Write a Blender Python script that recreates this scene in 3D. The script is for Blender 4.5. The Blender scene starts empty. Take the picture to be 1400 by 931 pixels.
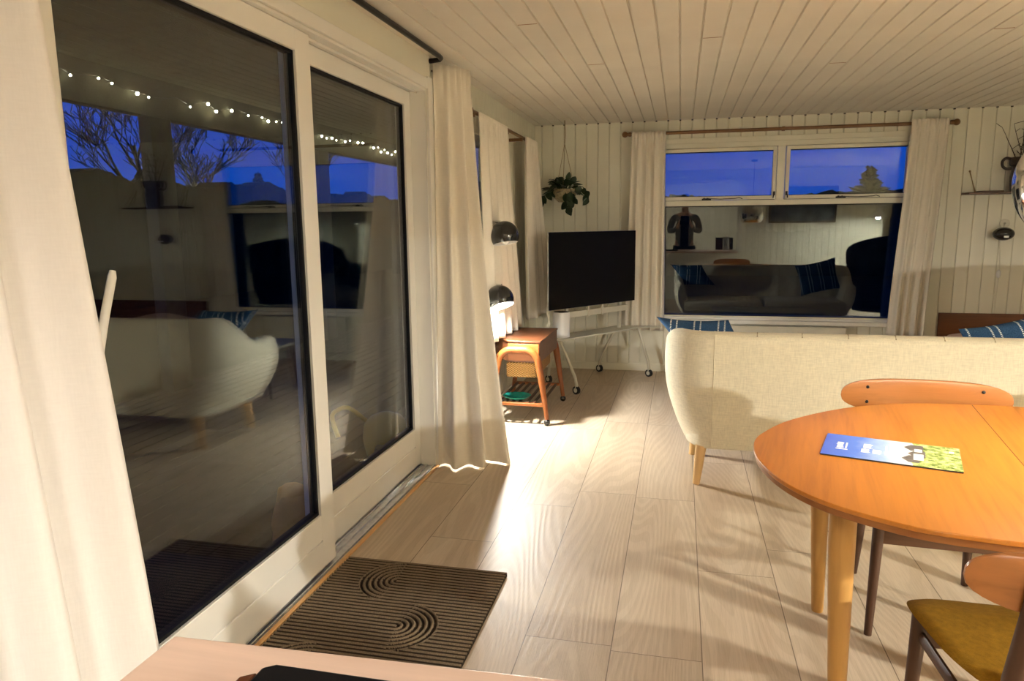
import bpy, bmesh, math, random
from mathutils import Vector, Matrix, Euler
random.seed(7)
PI = math.pi
scn = bpy.context.scene
col = scn.collection

# ------------------------------------------------------------------ materials
def hexc(r, g, b):
    f = lambda c: (c/255/12.92) if c/255 <= .04045 else ((c/255+.055)/1.055)**2.4
    return (f(r), f(g), f(b), 1)

class NT:
    def __init__(s, m):
        s.t = m.node_tree; s.n = s.t.nodes; s.l = s.t.links
    def add(s, typ, **kw):
        n = s.n.new(typ)
        for k, v in kw.items(): setattr(n, k, v)
        return n
    def link(s, a, b): s.l.new(a, b)
    def val(s, sock, v):
        if hasattr(v, 'is_output') or isinstance(v, bpy.types.NodeSocket): s.link(v, sock)
        else: sock.default_value = v
    def math(s, op, a, b=0.0, c=0.0):
        n = s.add('ShaderNodeMath', operation=op)
        s.val(n.inputs[0], a); s.val(n.inputs[1], b); s.val(n.inputs[2], c)
        return n.outputs[0]
    def mix(s, fac, a, b, typ='MIX'):
        n = s.add('ShaderNodeMix', data_type='RGBA', blend_type=typ)
        s.val(n.inputs[0], fac); s.val(n.inputs[6], a); s.val(n.inputs[7], b)
        return n.outputs[2]
    def noise(s, vec, scale, detail=4, rough=.5, dist=0):
        n = s.add('ShaderNodeTexNoise')
        if vec is not None: s.link(vec, n.inputs['Vector'])
        n.inputs['Scale'].default_value = scale; n.inputs['Detail'].default_value = detail
        n.inputs['Roughness'].default_value = rough; n.inputs['Distortion'].default_value = dist
        return n
    def ramp(s, fac, stops):
        n = s.add('ShaderNodeValToRGB')
        s.link(fac, n.inputs[0])
        e = n.color_ramp.elements
        while len(e) < len(stops): e.new(0.5)
        for i, (p, c) in enumerate(stops): e[i].position = p; e[i].color = c
        return n.outputs[0]
    def coords(s, which='Object', scale=(1, 1, 1), rot=(0, 0, 0)):
        c = s.add('ShaderNodeTexCoord'); m = s.add('ShaderNodeMapping')
        s.link(c.outputs[which], m.inputs[0])
        m.inputs['Scale'].default_value = scale; m.inputs['Rotation'].default_value = rot
        return m.outputs[0]
    def bump(s, h, strength=.2, dist=.01):
        b = s.add('ShaderNodeBump'); s.link(h, b.inputs['Height'])
        b.inputs['Strength'].default_value = strength; b.inputs['Distance'].default_value = dist
        return b.outputs[0]

def newmat(name, color=(.8, .8, .8, 1), rough=.5, metal=0, spec=.5, **kw):
    m = bpy.data.materials.new(name); m.use_nodes = True
    p = m.node_tree.nodes['Principled BSDF']
    p.inputs['Base Color'].default_value = color
    p.inputs['Roughness'].default_value = rough
    p.inputs['Metallic'].default_value = metal
    p.inputs['Specular IOR Level'].default_value = spec
    for k, v in kw.items(): p.inputs[k].default_value = v
    return m, NT(m), p

def m_plain(name, color, rough=.5, metal=0, var=.06, scale=8, bump=0, **kw):
    m, t, p = newmat(name, color, rough, metal, **kw)
    v = t.coords(); n = t.noise(v, scale, 3)
    dark = tuple(c*(1-var) for c in color[:3])+(1,); lite = tuple(min(1, c*(1+var)) for c in color[:3])+(1,)
    t.link(t.ramp(n.outputs[0], [(.3, dark), (.7, lite)]), p.inputs['Base Color'])
    if bump:
        n2 = t.noise(v, scale*12, 2); t.link(t.bump(n2.outputs[0], bump, .002), p.inputs['Normal'])
    return m

def m_wood(name, c1, c2, axis=1, scale=1.0, rough=.35, bump=.06, coat=0.0):
    """straight grained wood; axis = grain direction in object space"""
    m, t, p = newmat(name, c1, rough)
    sc = [38*scale]*3; sc[axis] = 2.2*scale
    v = t.coords(scale=tuple(sc)); n = t.noise(v, 1, 6, .62, .6)
    sc2 = [7*scale]*3; sc2[axis] = .7*scale
    v2 = t.coords(scale=tuple(sc2)); n2 = t.noise(v2, 1, 3, .5, 1.2)
    f = t.math('ADD', t.math('MULTIPLY', n.outputs[0], .6), t.math('MULTIPLY', n2.outputs[0], .4))
    c = t.ramp(f, [(.3, c2), (.5, c1), (.72, tuple(min(1, x*1.18) for x in c1[:3])+(1,))])
    t.link(c, p.inputs['Base Color'])
    t.link(t.bump(n.outputs[0], bump, .002), p.inputs['Normal'])
    if coat: p.inputs['Coat Weight'].default_value = coat; p.inputs['Coat Roughness'].default_value = .2
    return m

def m_fabric(name, color, rough=.95, weave=420, bump=.35, var=.12, sheen=.2):
    m, t, p = newmat(name, color, rough, spec=.15)
    a = t.noise(t.coords(scale=(1, 1, .12)), weave, 2); b = t.noise(t.coords(scale=(.12, .12, 1)), weave, 2)
    h = t.math('ADD', a.outputs[0], b.outputs[0])
    big = t.noise(t.coords(), 5, 3)
    dark = tuple(c*(1-var) for c in color[:3])+(1,); lite = tuple(min(1, c*(1+var)) for c in color[:3])+(1,)
    c0 = t.ramp(t.math('MULTIPLY', h, .5), [(.35, dark), (.65, lite)])
    c1 = t.mix(.25, c0, t.ramp(big.outputs[0], [(.3, dark), (.7, lite)]))
    t.link(c1, p.inputs['Base Color'])
    t.link(t.bump(h, bump, .0015), p.inputs['Normal'])
    p.inputs['Sheen Weight'].default_value = sheen
    return m

def m_emit(name, color, strength):
    m = bpy.data.materials.new(name); m.use_nodes = True
    p = m.node_tree.nodes['Principled BSDF']
    p.inputs['Base Color'].default_value = color
    p.inputs['Emission Color'].default_value = color
    p.inputs['Emission Strength'].default_value = strength
    return m

def m_glass(name, tint=(.93, .96, .95, 1)):
    m = bpy.data.materials.new(name); m.use_nodes = True
    t = NT(m); t.n.clear()
    out = t.add('ShaderNodeOutputMaterial'); mx = t.add('ShaderNodeMixShader')
    tr = t.add('ShaderNodeBsdfTransparent'); gl = t.add('ShaderNodeBsdfGlossy')
    tr.inputs[0].default_value = tint; gl.inputs['Roughness'].default_value = 0.0
    fr = t.add('ShaderNodeFresnel'); ge = t.add('ShaderNodeNewGeometry')
    # same reflectance whichever side of the pane surface is met
    ior = t.math('ADD', t.math('MULTIPLY', ge.outputs['Backfacing'], 1/1.50-1.50), 1.50)
    t.link(ior, fr.inputs[0])
    t.link(fr.outputs[0], mx.inputs[0]); t.link(tr.outputs[0], mx.inputs[1]); t.link(gl.outputs[0], mx.inputs[2])
    t.link(mx.outputs[0], out.inputs[0])
    return m

M = {}
M['wall'] = m_plain('painted_boards', (.82, .80, .68, 1), .55, var=.04, scale=3, bump=.03)
M['ceil'] = m_plain('painted_ceiling_boards', (.84, .795, .71, 1), .6, var=.04, scale=2.5, bump=.03)
M['gap'] = m_plain('shadow_gap', (.06, .05, .035, 1), .9)
M['pvc'] = m_plain('white_frame_paint', (.85, .835, .79, 1), .32, var=.02, scale=4)
M['winframe'] = m_plain('ivory_window_paint', (.82, .80, .68, 1), .4, var=.03, scale=4)
M['gasket'] = m_plain('black_gasket', (.012, .012, .014, 1), .5, spec=.12)
M['alu'] = m_plain('brushed_aluminium', (.72, .73, .72, 1), .38, metal=.85, var=.12, scale=30)
M['orange'] = m_wood('orange_edge_strip', (.74, .42, .16, 1), (.62, .33, .11, 1), axis=1)
M['glass'] = m_glass('window_glass')
M['rodwood'] = m_wood('brown_rod_wood', (.20, .095, .032, 1), (.13, .06, .02, 1), axis=0, rough=.4)
M['rodwoody'] = m_wood('brown_rod_wood_along', (.20, .095, .032, 1), (.13, .06, .02, 1), axis=1, rough=.4)
M['blackmetal'] = m_plain('black_metal', (.012, .011, .011, 1), .35, metal=.4)
M['curtain_white'] = m_fabric('white_linen', (.79, .76, .735, 1), weave=260, bump=.12, var=.03, sheen=.1)
M['curtain_cream'] = m_fabric('cream_linen', (.84, .785, .69, 1), weave=260, bump=.12, var=.04, sheen=.1)
M['sofa'] = m_fabric('cream_sofa_fabric', (.74, .68, .52, 1), weave=190, bump=.5, var=.13)
M['sofaseam'] = m_plain('sofa_seam_thread', (.42, .34, .22, 1), .9)
M['blackgloss'] = m_plain('black_gloss_enamel', (.010, .010, .011, 1), .12, var=.02, spec=.7)
M['white_in'] = m_plain('white_enamel', (.9, .9, .88, 1), .4, var=.01)
M['chrome'] = m_plain('chrome', (.82, .82, .82, 1), .08, metal=1, var=.02)
M['teak'] = m_wood('teak_cart_shaded', (.105, .034, .012, 1), (.06, .018, .007, 1), axis=1, rough=.35)  # darker teak carries the shade of the cart top and box; also tray rim
M['teakx'] = m_wood('teak_cart_cross', (.28, .085, .018, 1), (.18, .05, .011, 1), axis=0, rough=.32)
M['teakz'] = m_wood('teak_upright', (.26, .078, .017, 1), (.17, .046, .010, 1), axis=2, rough=.32)
M['tabletop'] = m_wood('teak_table_top', (.54, .195, .026, 1), (.40, .13, .016, 1), axis=1, scale=1.3, rough=.30, bump=.04)
M['tablelegs'] = m_wood('light_oak_legs', (.50, .27, .075, 1), (.40, .20, .05, 1), axis=2, rough=.4)
M['edge'] = m_wood('table_edge_wood', (.34, .13, .03, 1), (.25, .085, .02, 1), axis=0, rough=.4)
M['chairback'] = m_wood('teak_chair_back', (.40, .155, .045, 1), (.28, .10, .026, 1), axis=0, rough=.3)
M['chairdark'] = m_wood('dark_chair_wood', (.065, .026, .011, 1), (.04, .015, .007, 1), axis=2, rough=.5)
M['chairdarkx'] = m_wood('dark_chair_wood_cross', (.10, .042, .017, 1), (.06, .024, .010, 1), axis=0, rough=.4)
M['mustard'] = m_fabric('mustard_wool', (.24, .125, .008, 1), weave=500, bump=.6, var=.25, sheen=0)
M['beech'] = m_wood('pale_beech_leg', (.68, .44, .20, 1), (.58, .35, .15, 1), axis=2, rough=.45)
M['counter'] = m_wood('pale_beech_worktop', (.70, .52, .42, 1), (.62, .44, .34, 1), axis=0, scale=.6, rough=.35, bump=.02)
M['blackmatte'] = m_plain('matt_black', (.006, .006, .007, 1), .6, var=.1, spec=.12)
M['offwhite_metal'] = m_plain('warm_white_metal', (.66, .63, .52, 1), .35, var=.03)
M['shelfglass'] = m_plain('pale_shelf_laminate', (.58, .57, .48, 1), .2, var=.03)
M['rubber'] = m_plain('black_rubber', (.01, .01, .01, 1), .6)
M['plastic_white'] = m_plain('white_plastic', (.82, .82, .82, 1), .35, var=.01)
M['pot'] = m_plain('speckled_pot', (.38, .32, .19, 1), .5, var=.35, scale=60)
M['darkpot'] = m_plain('dark_stoneware', (.035, .022, .016, 1), .4, var=.3, scale=30)
M['leaf'] = m_plain('dark_green_leaf', (.018, .040, .014, 1), .35, var=.3, scale=14)
M['twig'] = m_plain('brown_twig', (.05, .032, .02, 1), .8)
M['string'] = m_plain('jute_string', (.34, .24, .12, 1), .9)
M['darkwood'] = m_wood('dark_shelf_wood', (.085, .036, .018, 1), (.05, .02, .01, 1), axis=0, rough=.45)
M['bedwood'] = m_wood('mahogany_board', (.16, .055, .018, 1), (.09, .03, .01, 1), axis=0, rough=.4)
M['pink'] = m_fabric('dusty_pink_cotton', (.60, .40, .34, 1), weave=300, bump=.2)
M['teal'] = m_plain('teal_glass_dish', (.01, .26, .22, 1), .15, var=.25, scale=25)
M['yellow'] = m_plain('yellow_plastic', (.92, .58, .03, 1), .3, var=.05)
M['paper'] = m_plain('brown_paper', (.60, .31, .09, 1), .8, var=.12, scale=14)
M['cable'] = m_plain('ivory_cable', (.80, .78, .66, 1), .5)
M['deck'] = m_plain('dark_terrace_boards', (.05, .042, .035, 1), .8, var=.3, spec=0)
M['terr'] = m_plain('terrace_timber', (.10, .09, .06, 1), .7, var=.2, spec=0)
M['hedge'] = m_plain('dark_hedge', (.006, .009, .007, 1), 1, var=.5, scale=3, spec=0)
M['bark'] = m_plain('dark_bark', (.010, .009, .009, 1), 1, var=.3, spec=0)
M['fir'] = m_plain('fir_needles', (.012, .014, .009, 1), 1, var=.4, spec=0)
M['bulb'] = m_emit('fairy_bulb', (1, .88, .66, 1), 30)
M['skin'] = m_plain('skin', (.55, .33, .24, 1), .5, var=.05)
M['jacket'] = m_fabric('grey_tweed', (.22, .21, .19, 1), weave=300, bump=.5, var=.3)
M['darkcloth'] = m_fabric('dark_navy_cloth', (.012, .014, .025, 1), weave=300, bump=.3)
M['hair'] = m_plain('brown_hair', (.06, .035, .02, 1), .7, var=.3, scale=60)
M['armchair'] = m_fabric('dark_blue_wool', (.02, .026, .036, 1), weave=260)
M['steel'] = m_plain('brushed_steel', (.6, .6, .6, 1), .25, metal=1, var=.05)
M['picture'] = m_plain('muted_landscape_paint', (.11, .12, .13, 1), .6, var=.6, scale=5)
M['picframe'] = m_wood('picture_frame_wood', (.17, .12, .07, 1), (.12, .08, .05, 1), axis=0)
M['radiator'] = m_plain('radiator_enamel', (.80, .78, .68, 1), .35, var=.01)
M['coffee'] = m_wood('grey_coffee_top', (.35, .33, .28, 1), (.28, .26, .22, 1), axis=0, rough=.4)

# wicker
m, t, p = newmat('woven_wicker', (.55, .33, .12, 1), .6)
v = t.coords(scale=(1, 1, 1))
sp = t.add('ShaderNodeSeparateXYZ'); t.link(v, sp.inputs[0])
w1 = t.math('SINE', t.math('MULTIPLY', t.math('ADD', sp.outputs[0], sp.outputs[1]), 2*PI/.022))
w2 = t.math('SINE', t.math('MULTIPLY', sp.outputs[2], 2*PI/.014))
wv = t.math('MULTIPLY', w1, w2)
t.link(t.ramp(t.math('MULTIPLY_ADD', wv, .5, .5), [(.15, (.13, .06, .015, 1)), (.55, (.46, .25, .07, 1)), (.9, (.66, .42, .16, 1))]), p.inputs['Base Color'])
t.link(t.bump(wv, .8, .004), p.inputs['Normal'])
M['wicker'] = m

# blue cushion cloth with lines of white stitches
def m_cushion(name, axis=0, phase=0.0):
    m, t, p = newmat(name, (.03, .07, .16, 1), .95, spec=.1)
    v = t.coords()
    sp = t.add('ShaderNodeSeparateXYZ'); t.link(v, sp.inputs[0])
    u = sp.outputs[axis]; w = sp.outputs[2]; w0 = sp.outputs[1 - axis]
    nz = t.noise(v, 260, 2)
    base = t.ramp(nz.outputs[0], [(.3, (.018, .045, .10, 1)), (.7, (.045, .11, .22, 1))])
    def lines(period, off, wid):
        f = t.math('FRACT', t.math('ADD', t.math('DIVIDE', u, period), off))
        return t.math('LESS_THAN', t.math('ABSOLUTE', t.math('SUBTRACT', f, .5)), wid/period)
    l = t.math('MAXIMUM', lines(.13, .1+phase, .004), lines(.13, .36+phase, .004))
    dash = t.math('GREATER_THAN', t.math('FRACT', t.math('DIVIDE', t.math('ADD', w, w0), .012)), .42)
    fac = t.math('MULTIPLY', l, dash)
    t.link(t.mix(fac, base, (.8, .8, .76, 1)), p.inputs['Base Color'])
    t.link(t.bump(nz.outputs[0], .3, .002), p.inputs['Normal'])
    return m
M['cushion'] = m_cushion('blue_stitched_cotton')

# floor: wide pale oak planks running along Y
m, t, p = newmat('pale_oak_planks', (.6, .5, .36, 1), .33)
co = t.add('ShaderNodeTexCoord').outputs['Object']
sp = t.add('ShaderNodeSeparateXYZ'); t.link(co, sp.inputs[0])
PW, PL = .294, 1.38
xi = t.math('DIVIDE', t.math('ADD', sp.outputs[0], 10*PW + .778 - .0), PW)
row = t.math('FLOOR', xi)
wn = t.add('ShaderNodeTexWhiteNoise', noise_dimensions='1D'); t.link(row, wn.inputs['W'])
yi = t.math('ADD', t.math('DIVIDE', sp.outputs[1], PL), t.math('MULTIPLY', wn.outputs[0], 3.7))
cell = t.math('FLOOR', yi)
wn2 = t.add('ShaderNodeTexWhiteNoise', noise_dimensions='2D')
cv = t.add('ShaderNodeCombineXYZ'); t.link(row, cv.inputs[0]); t.link(cell, cv.inputs[1]); t.link(cv.outputs[0], wn2.inputs['Vector'])
rnd = wn2.outputs['Value']
def edge(fr, w):
    f = t.math('FRACT', fr); d = t.math('MINIMUM', f, t.math('SUBTRACT', 1.0, f)); return t.math('LESS_THAN', d, w)
seam = t.math('MAXIMUM', edge(xi, .0017/PW), edge(yi, .0014/PL))
# grain vector: per plank offset, stretched along Y
gv = t.add('ShaderNodeCombineXYZ')
t.link(t.math('ADD', t.math('MULTIPLY', sp.outputs[0], 1.0), t.math('MULTIPLY', rnd, 17.0)), gv.inputs[0])
t.link(t.math('ADD', t.math('MULTIPLY', sp.outputs[1], .13), t.math('MULTIPLY', rnd, 31.0)), gv.inputs[1])
field = t.noise(gv.outputs[0], 3.0, 1.2, .35, .25)
rings = t.math('SINE', t.math('MULTIPLY', field.outputs[0], 210.0))
finev = t.add('ShaderNodeMapping'); t.link(gv.outputs[0], finev.inputs[0]); finev.inputs['Scale'].default_value = (1, .22, 1)
fine = t.noise(finev.outputs[0], 260, 4, .6)
broad = t.noise(gv.outputs[0], 5, 3, .5, .5)
tone = t.ramp(broad.outputs[0], [(.3, (.55, .44, .32, 1)), (.7, (.68, .58, .45, 1))])
tone2 = t.mix(t.math('MULTIPLY', rnd, .35), tone, (.62, .49, .35, 1))
dk = t.ramp(rings, [(.0, (.80, .77, .72, 1)), (.28, (1, 1, 1, 1)), (1, (1, 1, 1, 1))])
g1 = t.mix(.38, tone2, dk, 'MULTIPLY')
fk = t.ramp(fine.outputs[0], [(.3, (.80, .78, .75, 1)), (.55, (1, 1, 1, 1))])
g2 = t.mix(.7, g1, fk, 'MULTIPLY')
knotv = t.noise(gv.outputs[0], 2.6, 1, .4)
kn = t.ramp(knotv.outputs[0], [(.76, (1, 1, 1, 1)), (.80, (.55, .45, .36, 1))])
g3 = t.mix(1.0, g2, kn, 'MULTIPLY')
g4 = t.mix(seam, g3, (.20, .15, .10, 1))
t.link(g4, p.inputs['Base Color'])
hh = t.math('SUBTRACT', t.math('ADD', t.math('MULTIPLY', rings, .25), t.math('MULTIPLY', fine.outputs[0], .6)), t.math('MULTIPLY', seam, 2.0))
t.link(t.bump(hh, .25, .0025), p.inputs['Normal'])
t.link(t.math('ADD', .38, t.math('MULTIPLY', fine.outputs[0], .2)), p.inputs['Roughness'])
M['floor'] = m

# doormat fibre
m, t, p = newmat('ribbed_mat_fibre', (.2, .15, .1, 1), .95, spec=.1)
nz = t.noise(t.coords(), 420, 2)
t.link(t.ramp(nz.outputs[0], [(.3, (.13, .095, .062, 1)), (.7, (.27, .205, .135, 1))]), p.inputs['Base Color'])
t.link(t.bump(nz.outputs[0], .6, .002), p.inputs['Normal'])
p.inputs['Specular IOR Level'].default_value = .05
M['mat'] = m
M['matshade'] = m_plain('mat_groove_shade', (.045, .034, .024, 1), .8, spec=.05)  # dark tone that paints the shade between the ribs

# ------------------------------------------------------------------ mesh builder
class MB:
    def __init__(s): s.v = []; s.f = []; s.m = []; s.M = Matrix.Identity(4); s.mi = 0
    def at(s, M): s.M = M; return s
    def P(s, p): return s.M @ Vector(p)
    def av(s, pts):
        i = len(s.v); s.v += [tuple(s.P(p)) for p in pts]; return i
    def af(s, f): s.f.append(tuple(f)); s.m.append(s.mi)
    def box(s, x0, x1, y0, y1, z0, z1):
        i = s.av([(x, y, z) for z in (z0, z1) for y in (y0, y1) for x in (x0, x1)])
        for f in ((0, 2, 3, 1), (4, 5, 7, 6), (0, 1, 5, 4), (2, 6, 7, 3), (0, 4, 6, 2), (1, 3, 7, 5)): s.af([i+k for k in f])
        return s
    def cbox(s, c, d): return s.box(c[0]-d[0]/2, c[0]+d[0]/2, c[1]-d[1]/2, c[1]+d[1]/2, c[2]-d[2]/2, c[2]+d[2]/2)
    def tube(s, pts, r, n=12, cap=True, flat=None, closed=False):
        """sweep of a circle (or ellipse flat=(a,b) multipliers) along pts"""
        pts = [Vector(p) for p in pts]; k = len(pts)
        rs = r if isinstance(r, (list, tuple)) else [r]*k
        ref = None; rings = []
        for i, p in enumerate(pts):
            if closed: d = pts[(i+1) % k]-pts[i-1]
            else: d = (pts[min(i+1, k-1)]-pts[max(i-1, 0)])
            d = d.normalized() if d.length > 1e-9 else Vector((0, 0, 1))
            if ref is None:
                ref = Vector((0, 0, 1)) if abs(d.z) < .9 else Vector((1, 0, 0))
                a = d.cross(ref).normalized()
            else:
                a = (a-d*a.dot(d)).normalized()
            b = d.cross(a)
            fa, fb = flat if flat else (1, 1)
            rings.append(s.av([p+a*(math.cos(2*PI*j/n)*rs[i]*fa)+b*(math.sin(2*PI*j/n)*rs[i]*fb) for j in range(n)]))
        for i in range(k if closed else k-1):
            A = rings[i]; B = rings[(i+1) % k]
            for j in range(n): s.af((A+j, A+(j+1) % n, B+(j+1) % n, B+j))
        if cap and not closed:
            s.af([rings[0]+j for j in range(n)][::-1]); s.af([rings[-1]+j for j in range(n)])
        return s
    def lathe(s, prof, n=32, c=(0, 0, 0)):
        rings = []
        for (r, z) in prof:
            if r < 1e-6: rings.append((s.av([(c[0], c[1], c[2]+z)]), 1))
            else: rings.append((s.av([(c[0]+r*math.cos(2*PI*j/n), c[1]+r*math.sin(2*PI*j/n), c[2]+z) for j in range(n)]), n))
        for (A, na), (B, nb) in zip(rings, rings[1:]):
            for j in range(n):
                j2 = (j+1) % n
                if na == 1 and nb == 1: continue
                if na == 1: s.af((A, B+j2, B+j))
                elif nb == 1: s.af((A+j, A+j2, B))
                else: s.af((A+j, A+j2, B+j2, B+j))
        return s
    def prism(s, poly, z0, z1):
        n = len(poly); a = s.av([(x, y, z0) for x, y in poly]); b = s.av([(x, y, z1) for x, y in poly])
        s.af([a+i for i in range(n)][::-1]); s.af([b+i for i in range(n)])
        for i in range(n): s.af((a+i, a+(i+1) % n, b+(i+1) % n, b+i))
        return s
    def grid(s, fn, nu, nv, closeu=False):
        i0 = s.av([fn(i/(nu if closeu else nu-1), j/(nv-1)) for j in range(nv) for i in range(nu)])
        for j in range(nv-1):
            for i in range(nu if closeu else nu-1):
                a = i0+j*nu+i; b = i0+j*nu+(i+1) % nu
                s.af((a, b, b+nu, a+nu))
        return s
    def sphere(s, c, r, n=16, k=10, sc=(1, 1, 1)):
        pr = [(max(0, r*math.sin(PI*i/k)), -r*math.cos(PI*i/k)) for i in range(k+1)]
        pr[0] = (0, -r); pr[-1] = (0, r)
        old = s.M; s.M = old @ Matrix.Translation(c) @ Matrix.Diagonal((sc[0], sc[1], sc[2], 1)); s.lathe(pr, n); s.M = old
        return s
    def build(s, name, mats, parent=None, smooth=40, bevel=0, segs=2, origin=None, solid=0, subd=0):
        if not isinstance(mats, (list, tuple)): mats = [mats]
        me = bpy.data.meshes.new(name)
        o = bpy.data.objects.new(name, me)
        org = Vector(origin) if origin is not None else None
        vs = s.v
        if org is not None: vs = [tuple(Vector(q)-org) for q in s.v]
        me.from_pydata(vs, [], s.f)
        for mm in mats: me.materials.append(M[mm] if isinstance(mm, str) else mm)
        if len(mats) > 1: me.polygons.foreach_set('material_index', s.m)
        me.validate(); me.update()
        bm = bmesh.new(); bm.from_mesh(me); bmesh.ops.remove_doubles(bm, verts=bm.verts, dist=1e-5)
        bmesh.ops.recalc_face_normals(bm, faces=bm.faces); bm.to_mesh(me); bm.free()
        if smooth:
            me.polygons.foreach_set('use_smooth', [True]*len(me.polygons))
            me.set_sharp_from_angle(angle=math.radians(smooth))
        if org is not None: o.location = org
        if bevel:
            b = o.modifiers.new('bevel', 'BEVEL'); b.width = bevel; b.segments = segs; b.limit_method = 'ANGLE'; b.angle_limit = math.radians(35)
            b.harden_normals = False
        if solid:
            b = o.modifiers.new('thick', 'SOLIDIFY'); b.thickness = solid; b.offset = 0
        if subd:
            b = o.modifiers.new('sub', 'SUBSURF'); b.levels = subd; b.render_levels = subd
        col.objects.link(o)
        if parent is not None: o.parent = parent
        return o

def tag(o, label=None, cat=None, group=None, kind=None):
    if label: o['label'] = label
    if cat: o['category'] = cat
    if group: o['group'] = group
    if kind: o['kind'] = kind
    return o
def thing(name, label, cat, loc=(0, 0, 0), rz=0, group=None, kind=None):
    o = bpy.data.objects.new(name, None); col.objects.link(o)
    o.location = loc; o.rotation_euler = (0, 0, rz); o.empty_display_size = .1
    return tag(o, label, cat, group, kind)
def copy_tree(o, parent=None):
    c = o.copy(); col.objects.link(c); c.parent = parent
    for ch in list(o.children): copy_tree(ch, c)
    return c
def struct(mb, name, mat, parent=None, **kw):
    o = mb.build(name, mat, parent, **kw)
    if parent is None: o['kind'] = 'structure'
    return o
T = Matrix.Translation
def RX(a): return Matrix.Rotation(a, 4, 'X')
def RY(a): return Matrix.Rotation(a, 4, 'Y')
def RZ(a): return Matrix.Rotation(a, 4, 'Z')
def lerp(a, b, t): return a+(b-a)*t
def smooth(t): t = max(0, min(1, t)); return t*t*(3-2*t)
def spline(pts, n, closed=False):
    """catmull-rom through pts"""
    k = len(pts); out = []
    segs = k if closed else k-1
    for i in range(segs):
        P = [pts[(i+d) % k] if closed else pts[min(max(i+d, 0), k-1)] for d in (-1, 0, 1, 2)]
        for j in range(n):
            t = j/n
            out.append(tuple(.5*((2*P[1][c])+(-P[0][c]+P[2][c])*t+(2*P[0][c]-5*P[1][c]+4*P[2][c]-P[3][c])*t*t+(-P[0][c]+3*P[1][c]-3*P[2][c]+P[3][c])*t**3) for c in range(len(P[0]))))
    if not closed: out.append(tuple(pts[-1]))
    return out

# ------------------------------------------------------------------ camera
WX, FY, CZ = -1.363, 6.84, 2.31         # left wall, far wall, ceiling
RWX = 4.25; PY = .30; KY = -2.6          # right wall, partition face, kitchen rear wall
cam = bpy.data.cameras.new('camera'); camo = bpy.data.objects.new('camera', cam); col.objects.link(camo)
fpx = 978.0
cam.sensor_width = 36; cam.lens = fpx/1400*36; cam.clip_start = .03; cam.clip_end = 200
Yd = Vector((231, 161.5, -fpx)).normalized(); Up = Vector((-65, 5985, fpx)).normalized()
Xd = Yd.cross(Up).normalized(); Up = Xd.cross(Yd)
camo.matrix_world = T((0, 0, 1.4)) @ Matrix((Xd, Yd, Up)).to_4x4()
scn.camera = camo

# ------------------------------------------------------------------ room shell
def board_profile(a0, a1, pitch, phase, depth=.006, half=.005):
    """list of (a, d) along a board wall with V grooves at phase + k*pitch"""
    pts = [(a0, 0)]; k = math.ceil((a0-phase)/pitch)
    while phase+k*pitch < a1-half:
        g = phase+k*pitch
        if g-half > a0: pts += [(g-half, 0), (g-half*.35, depth), (g+half*.35, depth), (g+half, 0)]
        k += 1
    pts.append((a1, 0)); return pts
def boards(mb, plane, a0, a1, b0, b1, pitch, phase, base, sign, thick=.05, half=.0055, depth=.011):
    """plane 'x': wall at x=base, a runs along y, b along z; 'y': a along x; 'z': ceiling, a along x, b along y"""
    pr = board_profile(a0, a1, pitch, phase, depth, half)
    def pt(a, d, b):
        if plane == 'x': return (base-sign*d, a, b)
        if plane == 'y': return (a, base-sign*d, b)
        return (a, b, base-sign*d)
    n = len(pr)
    A = mb.av([pt(a, d, b0) for a, d in pr]); B = mb.av([pt(a, d, b1) for a, d in pr])
    C = mb.av([pt(a, thick, b0) for a, d in pr]); D = mb.av([pt(a, thick, b1) for a, d in pr])
    for i in range(n-1):
        mb.af((A+i, A+i+1, B+i+1, B+i)); mb.af((C+i, D+i, D+i+1, C+i+1))
        mb.af((A+i, C+i, C+i+1, A+i+1)); mb.af((B+i, B+i+1, D+i+1, D+i))
    mb.af((A, B, D, C)); mb.af((A+n-1, C+n-1, D+n-1, B+n-1))

PITCH = .1054; PH = -1.2943
# floor, ceiling
f = MB(); f.box(WX-.03, RWX+.05, KY-.05, FY+.1, -.06, 0); struct(f, 'floor', 'floor', smooth=0)
c = MB(); boards(c, 'z', WX-.05, RWX+.05, KY-.05, FY+.06, PITCH, PH, CZ, -1)
ceil = struct(c, 'ceiling', 'ceil', smooth=0)
# little dark notches where each ceiling groove meets the far wall
g = MB(); k = 0
while PH+k*PITCH < RWX:
    x = PH+k*PITCH
    for (xx) in (x,): g.box(xx-.008, xx+.008, FY-.012, FY+.004, CZ-.009, CZ-.0005)
    k += 1
struct(g, 'ceiling_notch_row', 'gap', ceil, smooth=0)
# butt joints of ceiling boards
g = MB()
for (bx, by) in ((6, 3.42), (8, 4.35), (14, 3.9), (21, 4.7), (27, 4.1)):
    x = PH+bx*PITCH; g.box(x-.098, x-.008, by, by+.004, CZ-.0012, CZ+.002)
struct(g, 'board_joint', 'edge', ceil, smooth=0)

# far wall (with window opening)
W0, W1, WZ0, WZ1 = -.24, 1.93, .50, 2.10
w = MB()
boards(w, 'y', WX-.05, W0, 0, CZ, PITCH, PH, FY, -1, .12)
boards(w, 'y', W1, RWX+.05, 0, CZ, PITCH, PH, FY, -1, .12)
boards(w, 'y', W0, W1, 0, WZ0, PITCH, PH, FY, -1, .12)
boards(w, 'y', W0, W1, WZ1, CZ, PITCH, PH, FY, -1, .12)
struct(w, 'wall_far', 'wall', smooth=0)
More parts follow.
